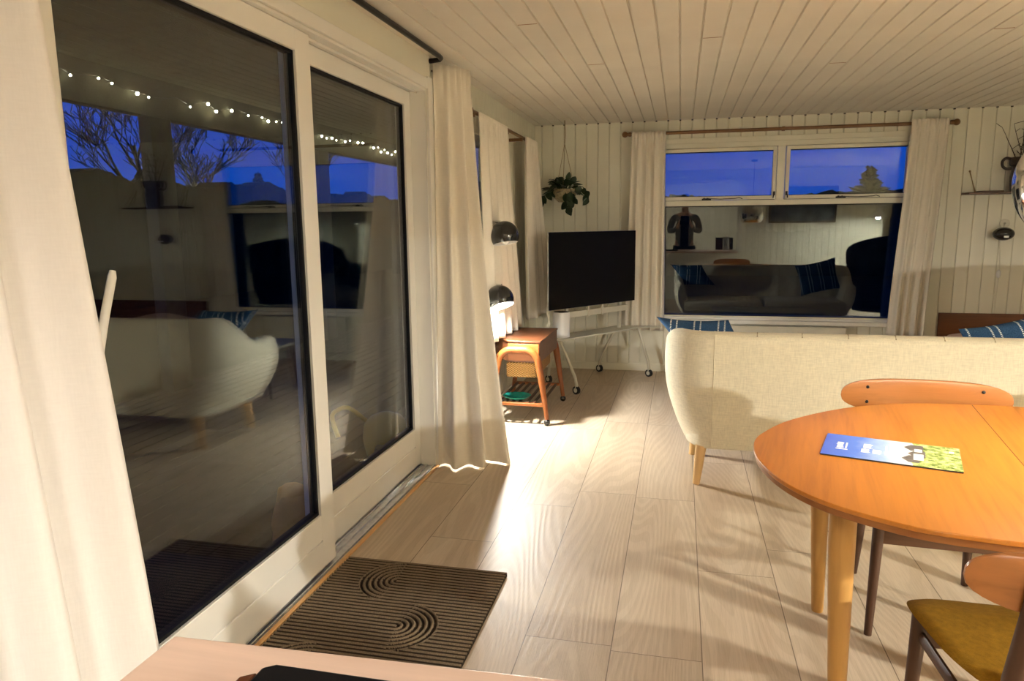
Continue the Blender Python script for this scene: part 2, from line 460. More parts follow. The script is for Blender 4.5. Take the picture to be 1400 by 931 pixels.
# left wall: door opening y 1.30..3.83, z 0..2.128; small window y 4.98..6.22, z .78..2.02
DY0, DY1, DZ1 = 1.30, 3.83, 2.128
V0, V1, VZ0, VZ1 = 4.50, 5.42, .80, 2.0
w = MB()
boards(w, 'x', KY-.05, DY0, 0, CZ, 50, 100, WX, 1, .16)
w.box(WX-.16, WX, DY0, DY1, DZ1, CZ)
boards(w, 'x', DY1, V0, 0, CZ, PITCH*.72, .03, WX, 1, .16)
boards(w, 'x', V0, V1, 0, VZ0, PITCH*.72, .03, WX, 1, .16)
boards(w, 'x', V0, V1, VZ1, CZ, PITCH*.72, .03, WX, 1, .16)
boards(w, 'x', V1, FY+.05, 0, CZ, PITCH*.72, .03, WX, 1, .16)
struct(w, 'wall_left', 'wall', smooth=0)
w = MB(); boards(w, 'x', KY-.05, FY+.05, 0, CZ, PITCH, .05, RWX, -1, .1); struct(w, 'wall_right', 'wall', smooth=0)
w = MB(); boards(w, 'y', WX-.05, RWX+.05, 0, CZ, PITCH, PH, KY, 1, .1); struct(w, 'wall_rear', 'wall', smooth=0)
# partition between kitchen and living room with pass-through opening
O0, O1, OZ0, OZ1 = -.60, .98, .86, 2.08
w = MB()
boards(w, 'y', O1, 3.35, 0, CZ, PITCH, PH, PY, 1, .10)
boards(w, 'y', O0, O1, 0, OZ0, PITCH, PH, PY, 1, .10)
boards(w, 'y', WX, O1, OZ1, CZ, PITCH, PH, PY, 1, .10)
struct(w, 'wall_back', 'wall', smooth=0)
w = MB()
for (a, b, c_, d) in ((O1, O1+.06, OZ0, OZ1+.06),): w.box(a, b, PY, PY+.014, c_, d)
w.box(WX, O1, PY, PY+.014, OZ1, OZ1+.06)
struct(w, 'trim_5', 'pvc', bevel=.002)
# baseboards
b = MB(); b.box(WX, RWX, FY-.014, FY, 0, .07); struct(b, 'baseboard_far', 'winframe', bevel=.003)
b = MB(); b.box(WX, WX+.014, DY1+.09, FY-.014, 0, .07); struct(b, 'baseboard_left', 'winframe', bevel=.003)
b = MB(); b.box(RWX-.014, RWX, KY, FY-.014, 0, .07); struct(b, 'baseboard_right', 'winframe', bevel=.003)

# ------------------------------------------------------------------ sliding glass door
cas = MB()
cas.box(WX-.002, WX+.014, DY1, DY1+.075, 0, DZ1+.065)
cas.box(WX-.002, WX+.014, DY0-.075, DY0, 0, DZ1+.065)
cas.box(WX-.002, WX+.012, DY0, DY1, DZ1, DZ1+.055)
struct(cas, 'trim_1', 'pvc', bevel=.003)
ln = MB()   # lining of the reveal
ln.box(WX-.16, WX-.002, DY1-.012, DY1, .0, DZ1); ln.box(WX-.16, WX-.002, DY0, DY0+.012, .0, DZ1)
ln.box(WX-.16, WX-.002, DY0+.012, DY1-.012, DZ1-.012, DZ1)
for x in (WX-.050, WX-.118): ln.box(x, x+.004, DY0+.012, DY1-.012, DZ1-.024, DZ1-.012)
struct(ln, 'trim_2', 'pvc', bevel=.0015)
st = MB(); st.box(WX-.002, WX+.018, DY0, DY1+.01, 0, .008); struct(st, 'trim_3', 'orange', bevel=.002)
tr = MB(); tr.box(WX-.16, WX-.003, DY0+.012, DY1-.012, -.02, .004)
for x in (WX-.012, WX-.052, WX-.085, WX-.120): tr.box(x, x+.005, DY0+.02, DY1-.02, .004, .014)
struct(tr, 'trim_4', 'alu', bevel=.001)

def sash(name, xf, y0, y1, gl0, gl1, z0=.018, z1=2.112, gz0=.245, gz1=2.035, th=.055):
    """sliding sash: front face at x=xf (towards the room)"""
    s = MB(); xb = xf-th
    s.box(xb, xf, y0, gl0, z0, z1); s.box(xb, xf, gl1, y1, z0, z1)
    s.box(xb, xf, gl0, gl1, gz1, z1)
    s.box(xb, xf, gl0, gl1, .14, gz0); s.box(xb, xf, gl0, gl1, z0, .134); s.box(xb, xf-.005, gl0, gl1, .13, .145)
    o = struct(s, name, 'pvc', bevel=.003)
    gk = MB(); d = .012
    for xx in (xf-.012,):
        gk.box(xb+.01, xx, gl0, gl0+d, gz0, gz1); gk.box(xb+.01, xx, gl1-d, gl1, gz0, gz1)
        gk.box(xb+.01, xx, gl0+d, gl1-d, gz0, gz0+d); gk.box(xb+.01, xx, gl0+d, gl1-d, gz1-d, gz1)
    gk.build('gasket', 'gasket', o, smooth=0)
    for xx in (xf-.020, xf-.040):
        p = MB(); p.box(xx-.004, xx, gl0+.004, gl1-.004, gz0+.004, gz1-.004); p.build('glass_pane', 'glass', o, smooth=0)
    return o
d1 = sash('door_1', WX-.022, 1.335, 2.60, 1.425, 2.495)
d2 = sash('door_2', WX-.090, 2.578, DY1-.014, 2.678, 3.735)
# lever handle of the front sash
h = MB()
h.box(WX-.022, WX-.010, 1.365, 1.400, .93, 1.10)
h.tube([(WX-.012, 1.383, 1.03), (WX+.028, 1.383, 1.03)], .010)
h.tube([(WX+.028, 1.383, 1.02), (WX+.030, 1.395, 1.09), (WX+.033, 1.428, 1.20), (WX+.035, 1.458, 1.285), (WX+.035, 1.462, 1.30)], [.012, .012, .012, .012, .008], flat=(1, .7))
tag(h.build('door_handle', 'pvc', d1), 'white lever handle pointing upwards')

# ------------------------------------------------------------------ far window
wf = MB(); Yf = FY-.012; Yb = FY+.09
wf.box(W0, W1, Yf, Yb, WZ1-.045, WZ1)           # head
wf.box(W0, W0+.045, Yf, Yb, WZ0+.04, WZ1-.045); wf.box(W1-.045, W1, Yf, Yb, WZ0+.04, WZ1-.045)
wf.box(W0+.045, W1-.045, Yf, Yb, 1.545, 1.592)  # transom
wf.box(.812, .880, Yf, Yb, 1.592, WZ1-.045)     # mullion
wf.box(W0+.045, W1-.045, Yf, Yb, WZ0+.015, .545)
wf.box(W0-.05, W1+.05, FY-.016, FY, WZ1, WZ1+.045)
wf.box(W0-.05, W0, FY-.016, FY, WZ0-.03, WZ1); wf.box(W1, W1+.05, FY-.016, FY, WZ0-.03, WZ1)
win = struct(wf, 'window_1', 'winframe', bevel=.003)
sl = MB(); sl.box(W0-.04, W1+.04, FY-.075, FY+.05, .478, .512); sl.box(W0+.04, W1-.04, FY-.03, FY, .512, .533)
tag(sl.build('window_sill', 'pvc', win, bevel=.003), 'white window sill')
def pane(x0, x1, z0, z1, par, y=FY+.03):
    for yy in (y, y+.018):
        q = MB(); q.box(x0, x1, yy, yy+.004, z0, z1); q.build('glass_pane', 'glass', par, smooth=0)
pane(W0+.04, W1-.04, .54, 1.55, win)
gk = MB()
gk.box(W0+.045, W1-.045, FY+.005, FY+.06, .545, .552); gk.box(W0+.045, W1-.045, FY+.005, FY+.06, 1.538, 1.545)
gk.build('gasket', 'gasket', win, smooth=0)
for (x0, x1, side) in ((W0+.05, .806, 1), (.886, W1-.05, -1)):
    s = MB(); z0, z1 = 1.597, WZ1-.050; fw = .030
    yf = FY-.026; yb = FY+.028
    s.box(x0, x0+fw, yf, yb, z0, z1); s.box(x1-fw, x1, yf, yb, z0, z1)
    s.box(x0+fw, x1-fw, yf, yb, z0, z0+fw); s.box(x0+fw, x1-fw, yf, yb, z1-fw, z1)
    o = s.build('window_sash', 'winframe', win, bevel=.003)
    pane(x0+fw-.003, x1-fw+.003, z0+fw-.003, z1-fw+.003, o, FY-.004)
    gk = MB(); gk.box(x0+fw, x1-fw, FY-.014, FY+.02, z1-fw-.006, z1-fw); gk.box(x0+fw, x1-fw, FY-.014, FY+.02, z0+fw, z0+fw+.005)
    gk.build('gasket', 'gasket', o, smooth=0)
    k = MB(); xc = x0+.42*(x1-x0) if side > 0 else x0+.47*(x1-x0)
    k.box(xc-.05, xc+.03, yf-.010, yf, z0-.002, z0+.012); k.sphere((xc-.03, yf-.014, z0+.010), .010, 8, 6); k.sphere((xc+.0, yf-.014, z0+.011), .008, 8, 6)
    k.tube([(xc-.02, yf-.012, z0+.012), (xc+.12, yf-.014, z0+.006), (xc+.24, yf-.014, z0+.010), (xc+.27, yf-.014, z0+.016), (xc+.30, yf-.012, z0+.006)], .0035, 6)
    tag(k.build('stay_bar', 'blackmetal', o), 'dark metal window stay')
    k = MB(); xh = x1-.012 if side > 0 else x0+.012
    k.box(xh-.008, xh+.008, yf-.012, yf, z0+.03, z0+.065); k.tube([(xh, yf-.014, z0+.05), (xh-.006*side, yf-.024, z0+.03), (xh-.008*side, yf-.020, z0+.008)], .005, 6)
    tag(k.build('latch', 'blackmetal', o), 'dark metal latch')

# ------------------------------------------------------------------ small window in the left wall
s = MB()
s.box(WX-.10, WX+.006, V0, V0+.05, VZ0, VZ1); s.box(WX-.10, WX+.006, V1-.05, V1, VZ0, VZ1)
s.box(WX-.10, WX+.006, V0+.05, V1-.05, VZ0, VZ0+.05); s.box(WX-.10, WX+.006, V0+.05, V1-.05, VZ1-.05, VZ1)
s.box(WX, WX+.012, V0-.05, V0, VZ0-.05, VZ1+.05); s.box(WX, WX+.012, V1, V1+.05, VZ0-.05, VZ1+.05); s.box(WX, WX+.012, V0, V1, VZ1, VZ1+.05)
win2 = struct(s, 'window_2', 'winframe', bevel=.003)
s = MB()
for xx in (WX-.05, WX-.07): s.box(xx-.004, xx, V0+.045, V1-.045, VZ0+.045, VZ1-.045)
s.build('glass_pane', 'glass', win2, smooth=0)
s = MB(); s.box(WX-.02, WX+.05, V0-.06, V1+.06, VZ0-.03, VZ0); s.build('window_sill', 'winframe', win2, bevel=.003)

# ------------------------------------------------------------------ curtains
def curtain(name, mat, top, bot, zt, zb, nf, at, ab, label, seed=1, par=None, zb2=None, sharp=.35, cols=14, rows=40, bend=None, side=1):
    """top/bot: polylines [(x,y),...] the curtain follows at head and hem"""
    rnd = random.Random(seed)
    ph = [rnd.uniform(-.6, .6) for _ in range(nf+2)]; am = [rnd.uniform(.65, 1.25) for _ in range(nf+2)]
    def along(pl, u):
        L = [0]
        for a, b in zip(pl, pl[1:]): L.append(L[-1]+math.dist(a, b))
        d = u*L[-1]
        for i in range(len(pl)-1):
            if d <= L[i+1]+1e-9:
                t_ = (d-L[i])/max(1e-9, L[i+1]-L[i]); dx = pl[i+1][0]-pl[i][0]; dy = pl[i+1][1]-pl[i][1]; q = math.hypot(dx, dy)
                return (lerp(pl[i][0], pl[i+1][0], t_), lerp(pl[i][1], pl[i+1][1], t_), -dy/q, dx/q)
        return (*pl[-1], 0, 1)
    def fn(u, v):   # v 0 top .. 1 bottom
        a = along(top, u); b = along(bot, u); s_ = smooth(v)*.55+v*.45 if bend is None else bend(v)
        x = lerp(a[0], b[0], s_); y = lerp(a[1], b[1], s_); nx = lerp(a[2], b[2], s_); ny = lerp(a[3], b[3], s_)
        i = u*nf; k = int(i) % (nf+1); fr = i-int(i)
        A = lerp(am[k], am[k+1], smooth(fr)); P = lerp(ph[k], ph[k+1], smooth(fr))
        amp = lerp(at, ab, v**.7)*A
        w = math.sin(2*PI*i+P*v*1.5); w = w+sharp*math.sin(4*PI*i+P+1.1*v)*v
        # pinched heading
        if v < .12: w = lerp(math.sin(2*PI*i*2+P)*.8, w, smooth(v/.12))
        o_ = amp*w*side
        lat = amp*.35*math.cos(2*PI*i+P+v*2)*(1 if 0 < u < 1 else .2)
        z = lerp(zt, (zb if zb2 is None else lerp(zb, zb2, u)), v) + (.006*math.sin(2*PI*i*2+P) if v == 0 else 0)
        return (x+nx*o_-ny*lat*.5, y+ny*o_+nx*lat*.5, z)
    m_ = MB(); m_.grid(fn, nf*cols+1, rows)
    o = m_.build(name, mat, par, smooth=80, solid=.0025)
    if label: tag(o, label, 'curtain')
    return o
curtain('curtain', 'curtain_white', [(-1.255, .35), (-1.255, 1.235)], [(-1.15, .25), (-1.19, 1.33)], 2.27, .02, 5, .036, .078,
        'floor-length white linen curtain at the near left end of the sliding door', seed=5, sharp=.5)
curtain('curtain', 'curtain_cream', [(-1.342, 3.90), (-1.25, 4.0), (-1.21, 4.14)], [(-1.342, 3.80), (-1.14, 3.83), (-.965, 4.00)], 2.272, .012, 3, .022, .055,
        'floor-length cream curtain flaring onto the floor beside the sliding door', seed=11, sharp=.3, bend=lambda v: v**1.6)
curtain('curtain', 'curtain_cream', [(-1.225, 4.42), (-1.225, 5.12)], [(-1.24, 4.62), (-1.23, 5.50)], 2.085, .60, 5, .020, .035,
        'shorter cream curtain behind the floor lamp', seed=23)
curtain('curtain', 'curtain_cream', [(-1.225, 5.80), (-1.225, 6.18)], [(-1.24, 5.85), (-1.21, 6.58)], 2.095, .60, 4, .018, .04,
        'shorter cream curtain in the corner left of the television', seed=31)
curtain('curtain', 'curtain_cream', [(-.45, 6.715), (-.15, 6.715)], [(-.49, 6.73), (-.13, 6.73)], 2.205, .41, 4, .014, .030,
        'cream curtain at the left side of the large window, behind the television edge', seed=41)
curtain('curtain', 'curtain_cream', [(1.84, 6.715), (2.12, 6.715)], [(1.77, 6.73), (2.06, 6.73)], 2.22, .41, 4, .014, .032,
        'cream curtain at the right side of the large window', seed=62)

# rods
r = MB(); r.tube([(-1.285, .2, 2.292), (-1.285, 3.83, 2.292), (-1.287, 3.87, 2.290), (-1.30, 3.89, 2.287), (WX, 3.90, 2.285)], .0135, 10)
rail = r.build('curtain_rail', 'blackmetal'); tag(rail, 'black metal curtain rail above the sliding door', 'curtain rail')
k = MB(); k.box(WX, WX+.05, 3.925, 3.94, 2.235, 2.243); k.box(WX+.044, WX+.052, 3.925, 3.94, 2.20, 2.243); k.build('bracket', 'blackmetal', rail)
rod = MB(); rod.tube([(-.50, 6.76, 2.19), (2.17, 6.76, 2.19)], .0145, 12)
rod = rod.build('curtain_rod', 'rodwood'); tag(rod, 'long brown wooden curtain rod over the large window', 'curtain rod')
for x in (-.515, 2.185):
    k = MB(); k.sphere((x, 6.76, 2.19), .027, 14, 10); k.build('finial', 'rodwood', rod)
for x in (-.47, .84, 2.15):
    k = MB(); k.tube([(x, 6.76, 2.19), (x, FY, 2.19)], .009, 8); k.tube([(x-.012, 6.76, 2.19), (x+.012, 6.76, 2.19)], .019, 12); k.build('bracket', 'rodwood', rod)
rod = MB(); rod.tube([(-1.27, 4.36, 2.09), (-1.27, 6.22, 2.09)], .0125, 12)
rod = rod.build('curtain_rod', 'rodwoody'); tag(rod, 'brown wooden curtain rod on the left wall near the corner', 'curtain rod')
for y in (4.345, 6.235):
    k = MB(); k.sphere((-1.27, y, 2.09), .024, 12, 8); k.build('finial', 'rodwoody', rod)
for y in (4.40, 5.30, 5.78):
    k = MB(); k.prism([(WX, y-.012), (-1.255, y-.012), (-1.255, y+.012), (WX, y+.012)], 2.055, 2.078); k.build('bracket', 'rodwoody', rod)

# ------------------------------------------------------------------ doormat with real ribs
def mat_h(u, v):
    """u from left (0..), v from far edge down; ribs are parallel lines with half-round turns"""
    p = .0215
    cA = (.280, p*7); cB = (.395, p*21); cC = (.19, p*35); R = p*7
    def radial(c): return math.hypot(u-c[0], v-c[1])
    if abs(v-cA[1]) <= R and (u < cA[0]) and radial(cA) <= R: d = radial(cA)
    elif abs(v-cB[1]) <= R and u > cB[0] and radial(cB) <= R: d = radial(cB)
    elif abs(v-cC[1]) <= R and u < cC[0] and radial(cC) <= R: d = radial(cC)
    else: d = v
    return .5+.5*math.cos(2*PI*d/p)
mx0, mx1, my1, my0 = -1.335, -.645, 2.615, 2.615-41*.0215
mt = MB()
NU, NV = 258, 329
mt.grid(lambda u, v: (mx0+u*(mx1-mx0), my1-v*(my1-my0), .003+.013*mat_h(u*(mx1-mx0), v*(my1-my0))**.6), NU, NV)
i0 = mt.av([(mx0, my1, .0005), (mx1, my1, .0005), (mx1, my0, .0005), (mx0, my0, .0005)])
mt.af((i0, i0+1, i0+2, i0+3))
edge_idx = [[i for i in range(NU)], [j*NU+NU-1 for j in range(NV)], [(NV-1)*NU+i for i in range(NU-1, -1, -1)], [j*NU for j in range(NV-1, -1, -1)]]
for e in edge_idx:
    bs = mt.av([(mt.v[q][0], mt.v[q][1], .0005) for q in e])
    for a in range(len(e)-1): mt.af((e[a], e[a+1], bs+a+1, bs+a))
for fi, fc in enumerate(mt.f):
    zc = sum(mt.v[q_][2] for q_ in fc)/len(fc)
    mt.m[fi] = 1 if zc < .0108 else 0  # low faces take the painted groove shade
tag(mt.build('doormat', ['mat', 'matshade'], smooth=60), 'ribbed brown doormat with curved pattern in front of the sliding door', 'doormat')

# ------------------------------------------------------------------ sofa
SX0, SX1, SYB, SYF = -.075, 2.10, 3.755, 4.56
sofa = thing('sofa', 'cream fabric sofa with rounded back and pale wooden legs', 'sofa', ((SX0+SX1)/2, 4.15, 0))
so = Vector(sofa.location)
def sofa_path():
    pts = []
    def arc(cx, cy, r, a0, a1, n): return [(cx+r*math.cos(lerp(a0, a1, i/n)), cy+r*math.sin(lerp(a0, a1, i/n))) for i in range(n+1)]
    R = .26
    pts += [(SX0+.055, SYF-.0), (SX0+.03, SYF-.06), (SX0+.012, SYF-.16), (SX0+.004, 4.25), (SX0, 4.10)]
    pts += arc(SX0+R, SYB+R, R, PI, 1.5*PI, 10)
    n = 40; pts += [(lerp(SX0+R, SX1-R, i/n), SYB) for i in range(1, n)]
    pts += arc(SX1-R, SYB+R, R, 1.5*PI, 2*PI, 10)
    pts += [(SX1, 4.10), (SX1-.004, 4.25), (SX1-.012, SYF-.16), (SX1-.03, SYF-.06), (SX1-.055, SYF)]
    return pts
SP = sofa_path()
def topz(x, y):
    if y < 3.90: return .838
    t_ = (y-3.90)/(4.30-3.90)
    if t_ < 1: return lerp(.838, .630, smooth(t_))
    return .630+.012*math.sin(min(1, (y-4.30)/.2)*PI/2) - max(0, (y-4.50))*.6
NP = len(SP)
normals = []
for i in range(NP):
    a = SP[max(0, i-1)]; b = SP[min(NP-1, i+1)]; dx, dy = b[0]-a[0], b[1]-a[1]; q = math.hypot(dx, dy)
    normals.append((dy/q*-1, dx/q*1))    # inward normal (path runs clockwise seen from above: left side front -> back -> right)
cx, cy = (SX0+SX1)/2, 4.3
for i in range(NP):
    n_ = normals[i]
    if (cx-SP[i][0])*n_[0]+(cy-SP[i][1])*n_[1] < 0: normals[i] = (-n_[0], -n_[1])
def shell_sec(i, v):
    """v 0..1 goes outer bottom -> over the top -> inner bottom"""
    x, y = SP[i]; nx, ny = normals[i]; tz = topz(x, y); zb = .215
    sx = 1.0
    if v < .62:
        t_ = v/.62; z = lerp(zb, tz-.045, t_)
        corner = abs(nx)*.5+.5
        off = (.125*abs(nx)+.05*abs(ny))*(1-t_)**2.2 + .012*(t_)**4
    elif v < .80:
        a = (v-.62)/.18*PI; z = tz-.045+.045*math.sin(a); off = .012+.055*(1-math.cos(a))
    else:
        t_ = (v-.80)/.20; z = lerp(tz-.045, .30, t_); off = .122+.03*t_
        if ny > .9: off += -.012*abs(math.sin(PI*(x-.19)/.215))+.006
    return (x+nx*off-so.x, y+ny*off-so.y, z)
sh = MB()
sh.grid(lambda u, v: shell_sec(round(u*(NP-1)), v), NP, 44)
# close front ends of the arms and the underside
for i in (0, NP-1):
    ring = [j*NP+i for j in range(44)]
    c_ = sh.av([tuple((Vector(sh.v[ring[0]])+Vector(sh.v[ring[-1]])+Vector(sh.v[ring[22]]))/3)])
    for a in range(43): sh.af((ring[a], ring[a+1], c_))
    sh.af((ring[-1], ring[0], c_))
sh.build('backrest', 'sofa', sofa, smooth=70)
for sx in (.19, SX1-.265):
    pl = MB(); i = min(range(NP), key=lambda q: abs(SP[q][0]-sx)+abs(SP[q][1]-SYB)*3)
    pl.tube([tuple(Vector(shell_sec(i, v))+Vector((0, -.0005, 0))) for v in [k_/30*.80 for k_ in range(31)]], .0028, 6)
    pl.build('seam', 'sofa', sofa)
xs = .19+.215
while xs < SX1-.27:
    tf = MB(); i = min(range(NP), key=lambda q: abs(SP[q][0]-xs)+abs(SP[q][1]-SYB)*3)
    P_ = [Vector(shell_sec(i, v)) for v in (.66, .70, .74, .78, .82, .90, .99)]
    dx = xs-so.x-P_[0].x
    tf.tube([(q.x+dx-.012*(1-k_/6)**2, q.y, q.z+.0005) for k_, q in enumerate(P_)], .0028, 6)
    xs += .215
    tf.build('channel_seam', 'sofaseam', sofa)
bs = MB(); poly = [(x+n_[0]*.13-so.x, y+n_[1]*.055-so.y) for (x, y), n_ in zip(SP, normals)]
bs.prism([(p_[0], min(p_[1], SYF-.06-so.y)) for p_ in poly], .205, .30); bs.build('seat_base', 'sofa', sofa, smooth=50, bevel=.01)
for k_ in range(2):
    q = MB(); x0 = SX0+.13+k_*.96; q.box(x0-so.x, x0+.955-so.x, SYB+.13-so.y, SYF-.01-so.y, .302, .435)
    q.build('seat_cushion', 'sofa', sofa, smooth=50, bevel=.045, segs=4)
for (lx, ly) in ((.137, 3.845), (2.0, 3.86), (.122, 4.34), (2.0, 4.40), (1.04, 3.88), (1.04, 4.42)):
    q = MB(); ox = -.02 if lx < .5 else (.02 if lx > 1.5 else 0); oy = -.01 if ly < 4.1 else .01
    q.tube([(lx-so.x, ly-so.y, .215), (lx+ox-so.x, ly+oy-so.y, 0)], [.030, .019], 16); q.build('leg', 'beech', sofa)

def cushion(name, mat, loc, rot, size, label, cat='cushion', shear=0, group=None):
    m_ = MB(); w_, h_, d_ = size
    def side(sg):
        def fn(u, v):
            a, b = 2*u-1, 2*v-1
            e = (1-abs(a)**3.2)*(1-abs(b)**3.2); pin = 1-.10*(1-abs(a)**2)*abs(b)**4-.0
            pin2 = 1-.10*(1-abs(b)**2)*abs(a)**4
            return (a*w_/2*pin2+shear*(1-b)*.5, sg*d_/2*max(0, e)**.55, b*h_/2*pin)
        return fn
    m_.grid(side(1), 26, 26); m_.grid(side(-1), 26, 26)
    o = m_.build(name, mat, None, smooth=80)
    o.location = loc; o.rotation_euler = rot
    return tag(o, label, cat)
cushion('cushion', 'cushion', (.07, 4.13, .725), (math.radians(-14), math.radians(1), math.radians(-4)), (.40, .28, .15), 'blue cushion with white stitched lines at the left end of the sofa', shear=.20)
cushion('cushion', 'cushion', (1.70, 4.07, .70), (math.radians(-14), math.radians(-14), math.radians(5)), (.48, .42, .14), 'blue cushion with white stitched lines towards the right of the sofa')

# ------------------------------------------------------------------ dining table
TP = [(1.059, 2.865), (.886, 2.852), (.724, 2.802), (.553, 2.694), (.38, 2.521), (.28, 2.359), (.237, 2.238), (.231, 2.088), (.263, 1.939), (.317, 1.826), (.394, 1.74), (.521, 1.658), (.639, 1.628), (.745, 1.614)]
CTR = (.95, 2.24)
TP2 = TP+[(2*CTR[0]-x, 2*CTR[1]-y) for x, y in TP]
outl = spline(TP2, 5, closed=True)
tb = thing('dining_table', 'oval orange-brown teak dining table with a centre seam', 'table', (CTR[0], CTR[1], 0), math.radians(-9.5))
TM = (T((CTR[0], CTR[1], 0)) @ RZ(math.radians(-9.5))).inverted()
loc_out = [tuple((TM @ Vector((x, y, 0)))[:2]) for x, y in outl]
q = MB(); q.prism(loc_out, .718, .730); q.mi = 1
ins = [(x*.992, y*.992) for x, y in loc_out]
q.prism(ins, .700, .7178)
q.build('tabletop', ['tabletop', 'edge'], tb, smooth=30, bevel=.002)
q = MB(); q.box(-.0012, .0012, -.622, .622, .7299, .7304); q.build('seam', 'darkwood', tb, smooth=0)
q = MB(); a_ = .40; b_ = .33
for (x0, x1, y0, y1) in ((-a_, a_, -b_-.01, -b_+.012), (-a_, a_, b_-.012, b_+.01), (-a_-.01, -a_+.012, -b_, b_), (a_-.012, a_+.01, -b_, b_)):
    q.box(x0, x1, y0, y1, .645, .6998)
q.build('apron', 'edge', tb, smooth=0, bevel=.002)
for (lx, ly) in ((.50, 2.585), (.435, 1.925), (1.41, 1.895), (1.465, 2.555)):
    L_ = TM @ Vector((lx, ly, 0)); L2 = TM @ Vector((lx+(.02 if lx < 1 else -.02), ly+(.02 if ly < 2.2 else .015), 0))
    # splay comes from the top being set slightly further out
    q = MB(); q.tube([(L_.x, L_.y, .6995), (L_.x, L_.y, .55), (L2.x, L2.y, .012), (L2.x, L2.y, 0)], [.034, .034, .021, .019], 18); q.build('leg', 'tablelegs', tb)

# brochure
P4 = [Vector((.400, 2.153)), Vector((.484, 2.357)), Vector((.828, 2.274)), Vector((.736, 2.044))]
cB = sum(P4, Vector((0, 0)))/4
ang = math.atan2(*(((P4[2]+P4[3])/2-(P4[0]+P4[1])/2).yx))
BL, BW = .355, .225
m, t, p = newmat('brochure_print', (.2, .3, .8, 1), .25)
co = t.add('ShaderNodeTexCoord').outputs['Object']; sp = t.add('ShaderNodeSeparateXYZ'); t.link(co, sp.inputs[0])
u = t.math('ADD', t.math('DIVIDE', sp.outputs[0], BL), .5)
vv = t.math('ADD', t.math('DIVIDE', sp.outputs[1], BW), .5)
cl = t.noise(t.coords(scale=(1, 1, 1)), 14, 5, .6)
sky = t.ramp(t.math('ADD', u, t.math('MULTIPLY', t.math('SUBTRACT', cl.outputs[0], .5), .25)), [(.0, hexc(88, 112, 214)), (.25, hexc(100, 135, 228)), (.45, hexc(175, 200, 240)), (.6, hexc(225, 232, 242))])
gr = t.noise(None, 60, 5, .7); t.link(co, gr.inputs['Vector'])
grass = t.ramp(gr.outputs[0], [(.35, hexc(90, 110, 50)), (.5, hexc(175, 190, 110)), (.65, hexc(225, 230, 175))])
isg = t.math('GREATER_THAN', t.math('ADD', u, t.math('MULTIPLY', t.math('SUBTRACT', cl.outputs[0], .5), .12)), .66)
pc = t.mix(isg, sky, grass)
t.link(pc, p.inputs['Base Color'])
br = thing('brochure', 'long blue and green brochure with a house picture lying on the dining table', 'brochure', (cB.x, cB.y, .7306), ang)
q = MB(); q.box(-BL/2, BL/2, -BW/2, BW/2, 0, .0035); q.mi = 1; q.box(-BL/2, BL/2, -BW/2, BW/2, .0036, .0042)
q.build('cover', [m_plain('page_edges', (.03, .03, .035, 1), .6), m], br, smooth=0)
# printed lettering: small rotated blocks reading as white title lines, and house shapes
fm = m_plain('print_white', (.9, .9, .92, 1), .4, var=.01)
def text(parent, s_, size, loc, rz, mat, name, bold=0):
    cu = bpy.data.curves.new(name, 'FONT'); cu.body = s_; cu.size = size; cu.extrude = .0002; cu.align_x = 'CENTER'; cu.align_y = 'CENTER'; cu.offset = bold
    o = bpy.data.objects.new(name, cu); col.objects.link(o)
    dg = bpy.context.evaluated_depsgraph_get(); me = bpy.data.meshes.new_from_object(o.evaluated_get(dg))
    bpy.data.objects.remove(o); bpy.data.curves.remove(cu)
    o = bpy.data.objects.new(name, me); me.materials.append(mat); o.location = loc; o.rotation_euler = (0, 0, rz); o.parent = parent; col.objects.link(o)
    return o
rl = random.Random(8)
def blot(name, x0, x1, y0, y1, n):
    b_ = MB(); b_.box(x0, x1, y0, y1, .0043, .0046)
    for k_ in range(n):
        yy = lerp(y0, y1, (k_+.5)/n); b_.box(x0-rl.uniform(0, .003), x1+rl.uniform(0, .004), yy-.002, yy+.002, .0043, .0047)
    b_.build(name, fm, br, smooth=0)
blot('logo_mark', -.140, -.125, -.030, .030, 6)
blot('logo_line', -.118, -.113, -.028, .030, 0)
blot('logo_foot', -.142, -.110, -.045, -.037, 0)
blot('title_mark', -.074, -.054, -.050, -.012, 3)
blot('title_mark', -.070, -.050, -.004, .040, 3)
blot('title_mark', -.044, -.024, -.050, -.010, 3)
blot('subtitle_mark', -.012, -.007, -.050, .045, 0)
hm = m_plain('print_house', (.13, .11, .10, 1), .5, var=.5, scale=40)
for (x0, x1, y0, y1) in ((.030, .075, -.085, -.02), (.045, .09, -.03, .03), (.035, .085, .03, .09)):
    hq = MB(); hq.prism([(x0, (y0+y1)/2), (x0+.018, y0), (x1, y0), (x1, y1), (x0+.018, y1)], .0043, .0046); hq.build('house_print', hm, br, smooth=0)
for (x0, x1, y0, y1) in ((.060, .085, -.06, .0), (.062, .082, .02, .05), (.150, .162, .05, .066)):
    hq = MB(); hq.box(x0, x1, y0, y1, .0047, .0049); hq.build('wall_print', fm, br, smooth=0)

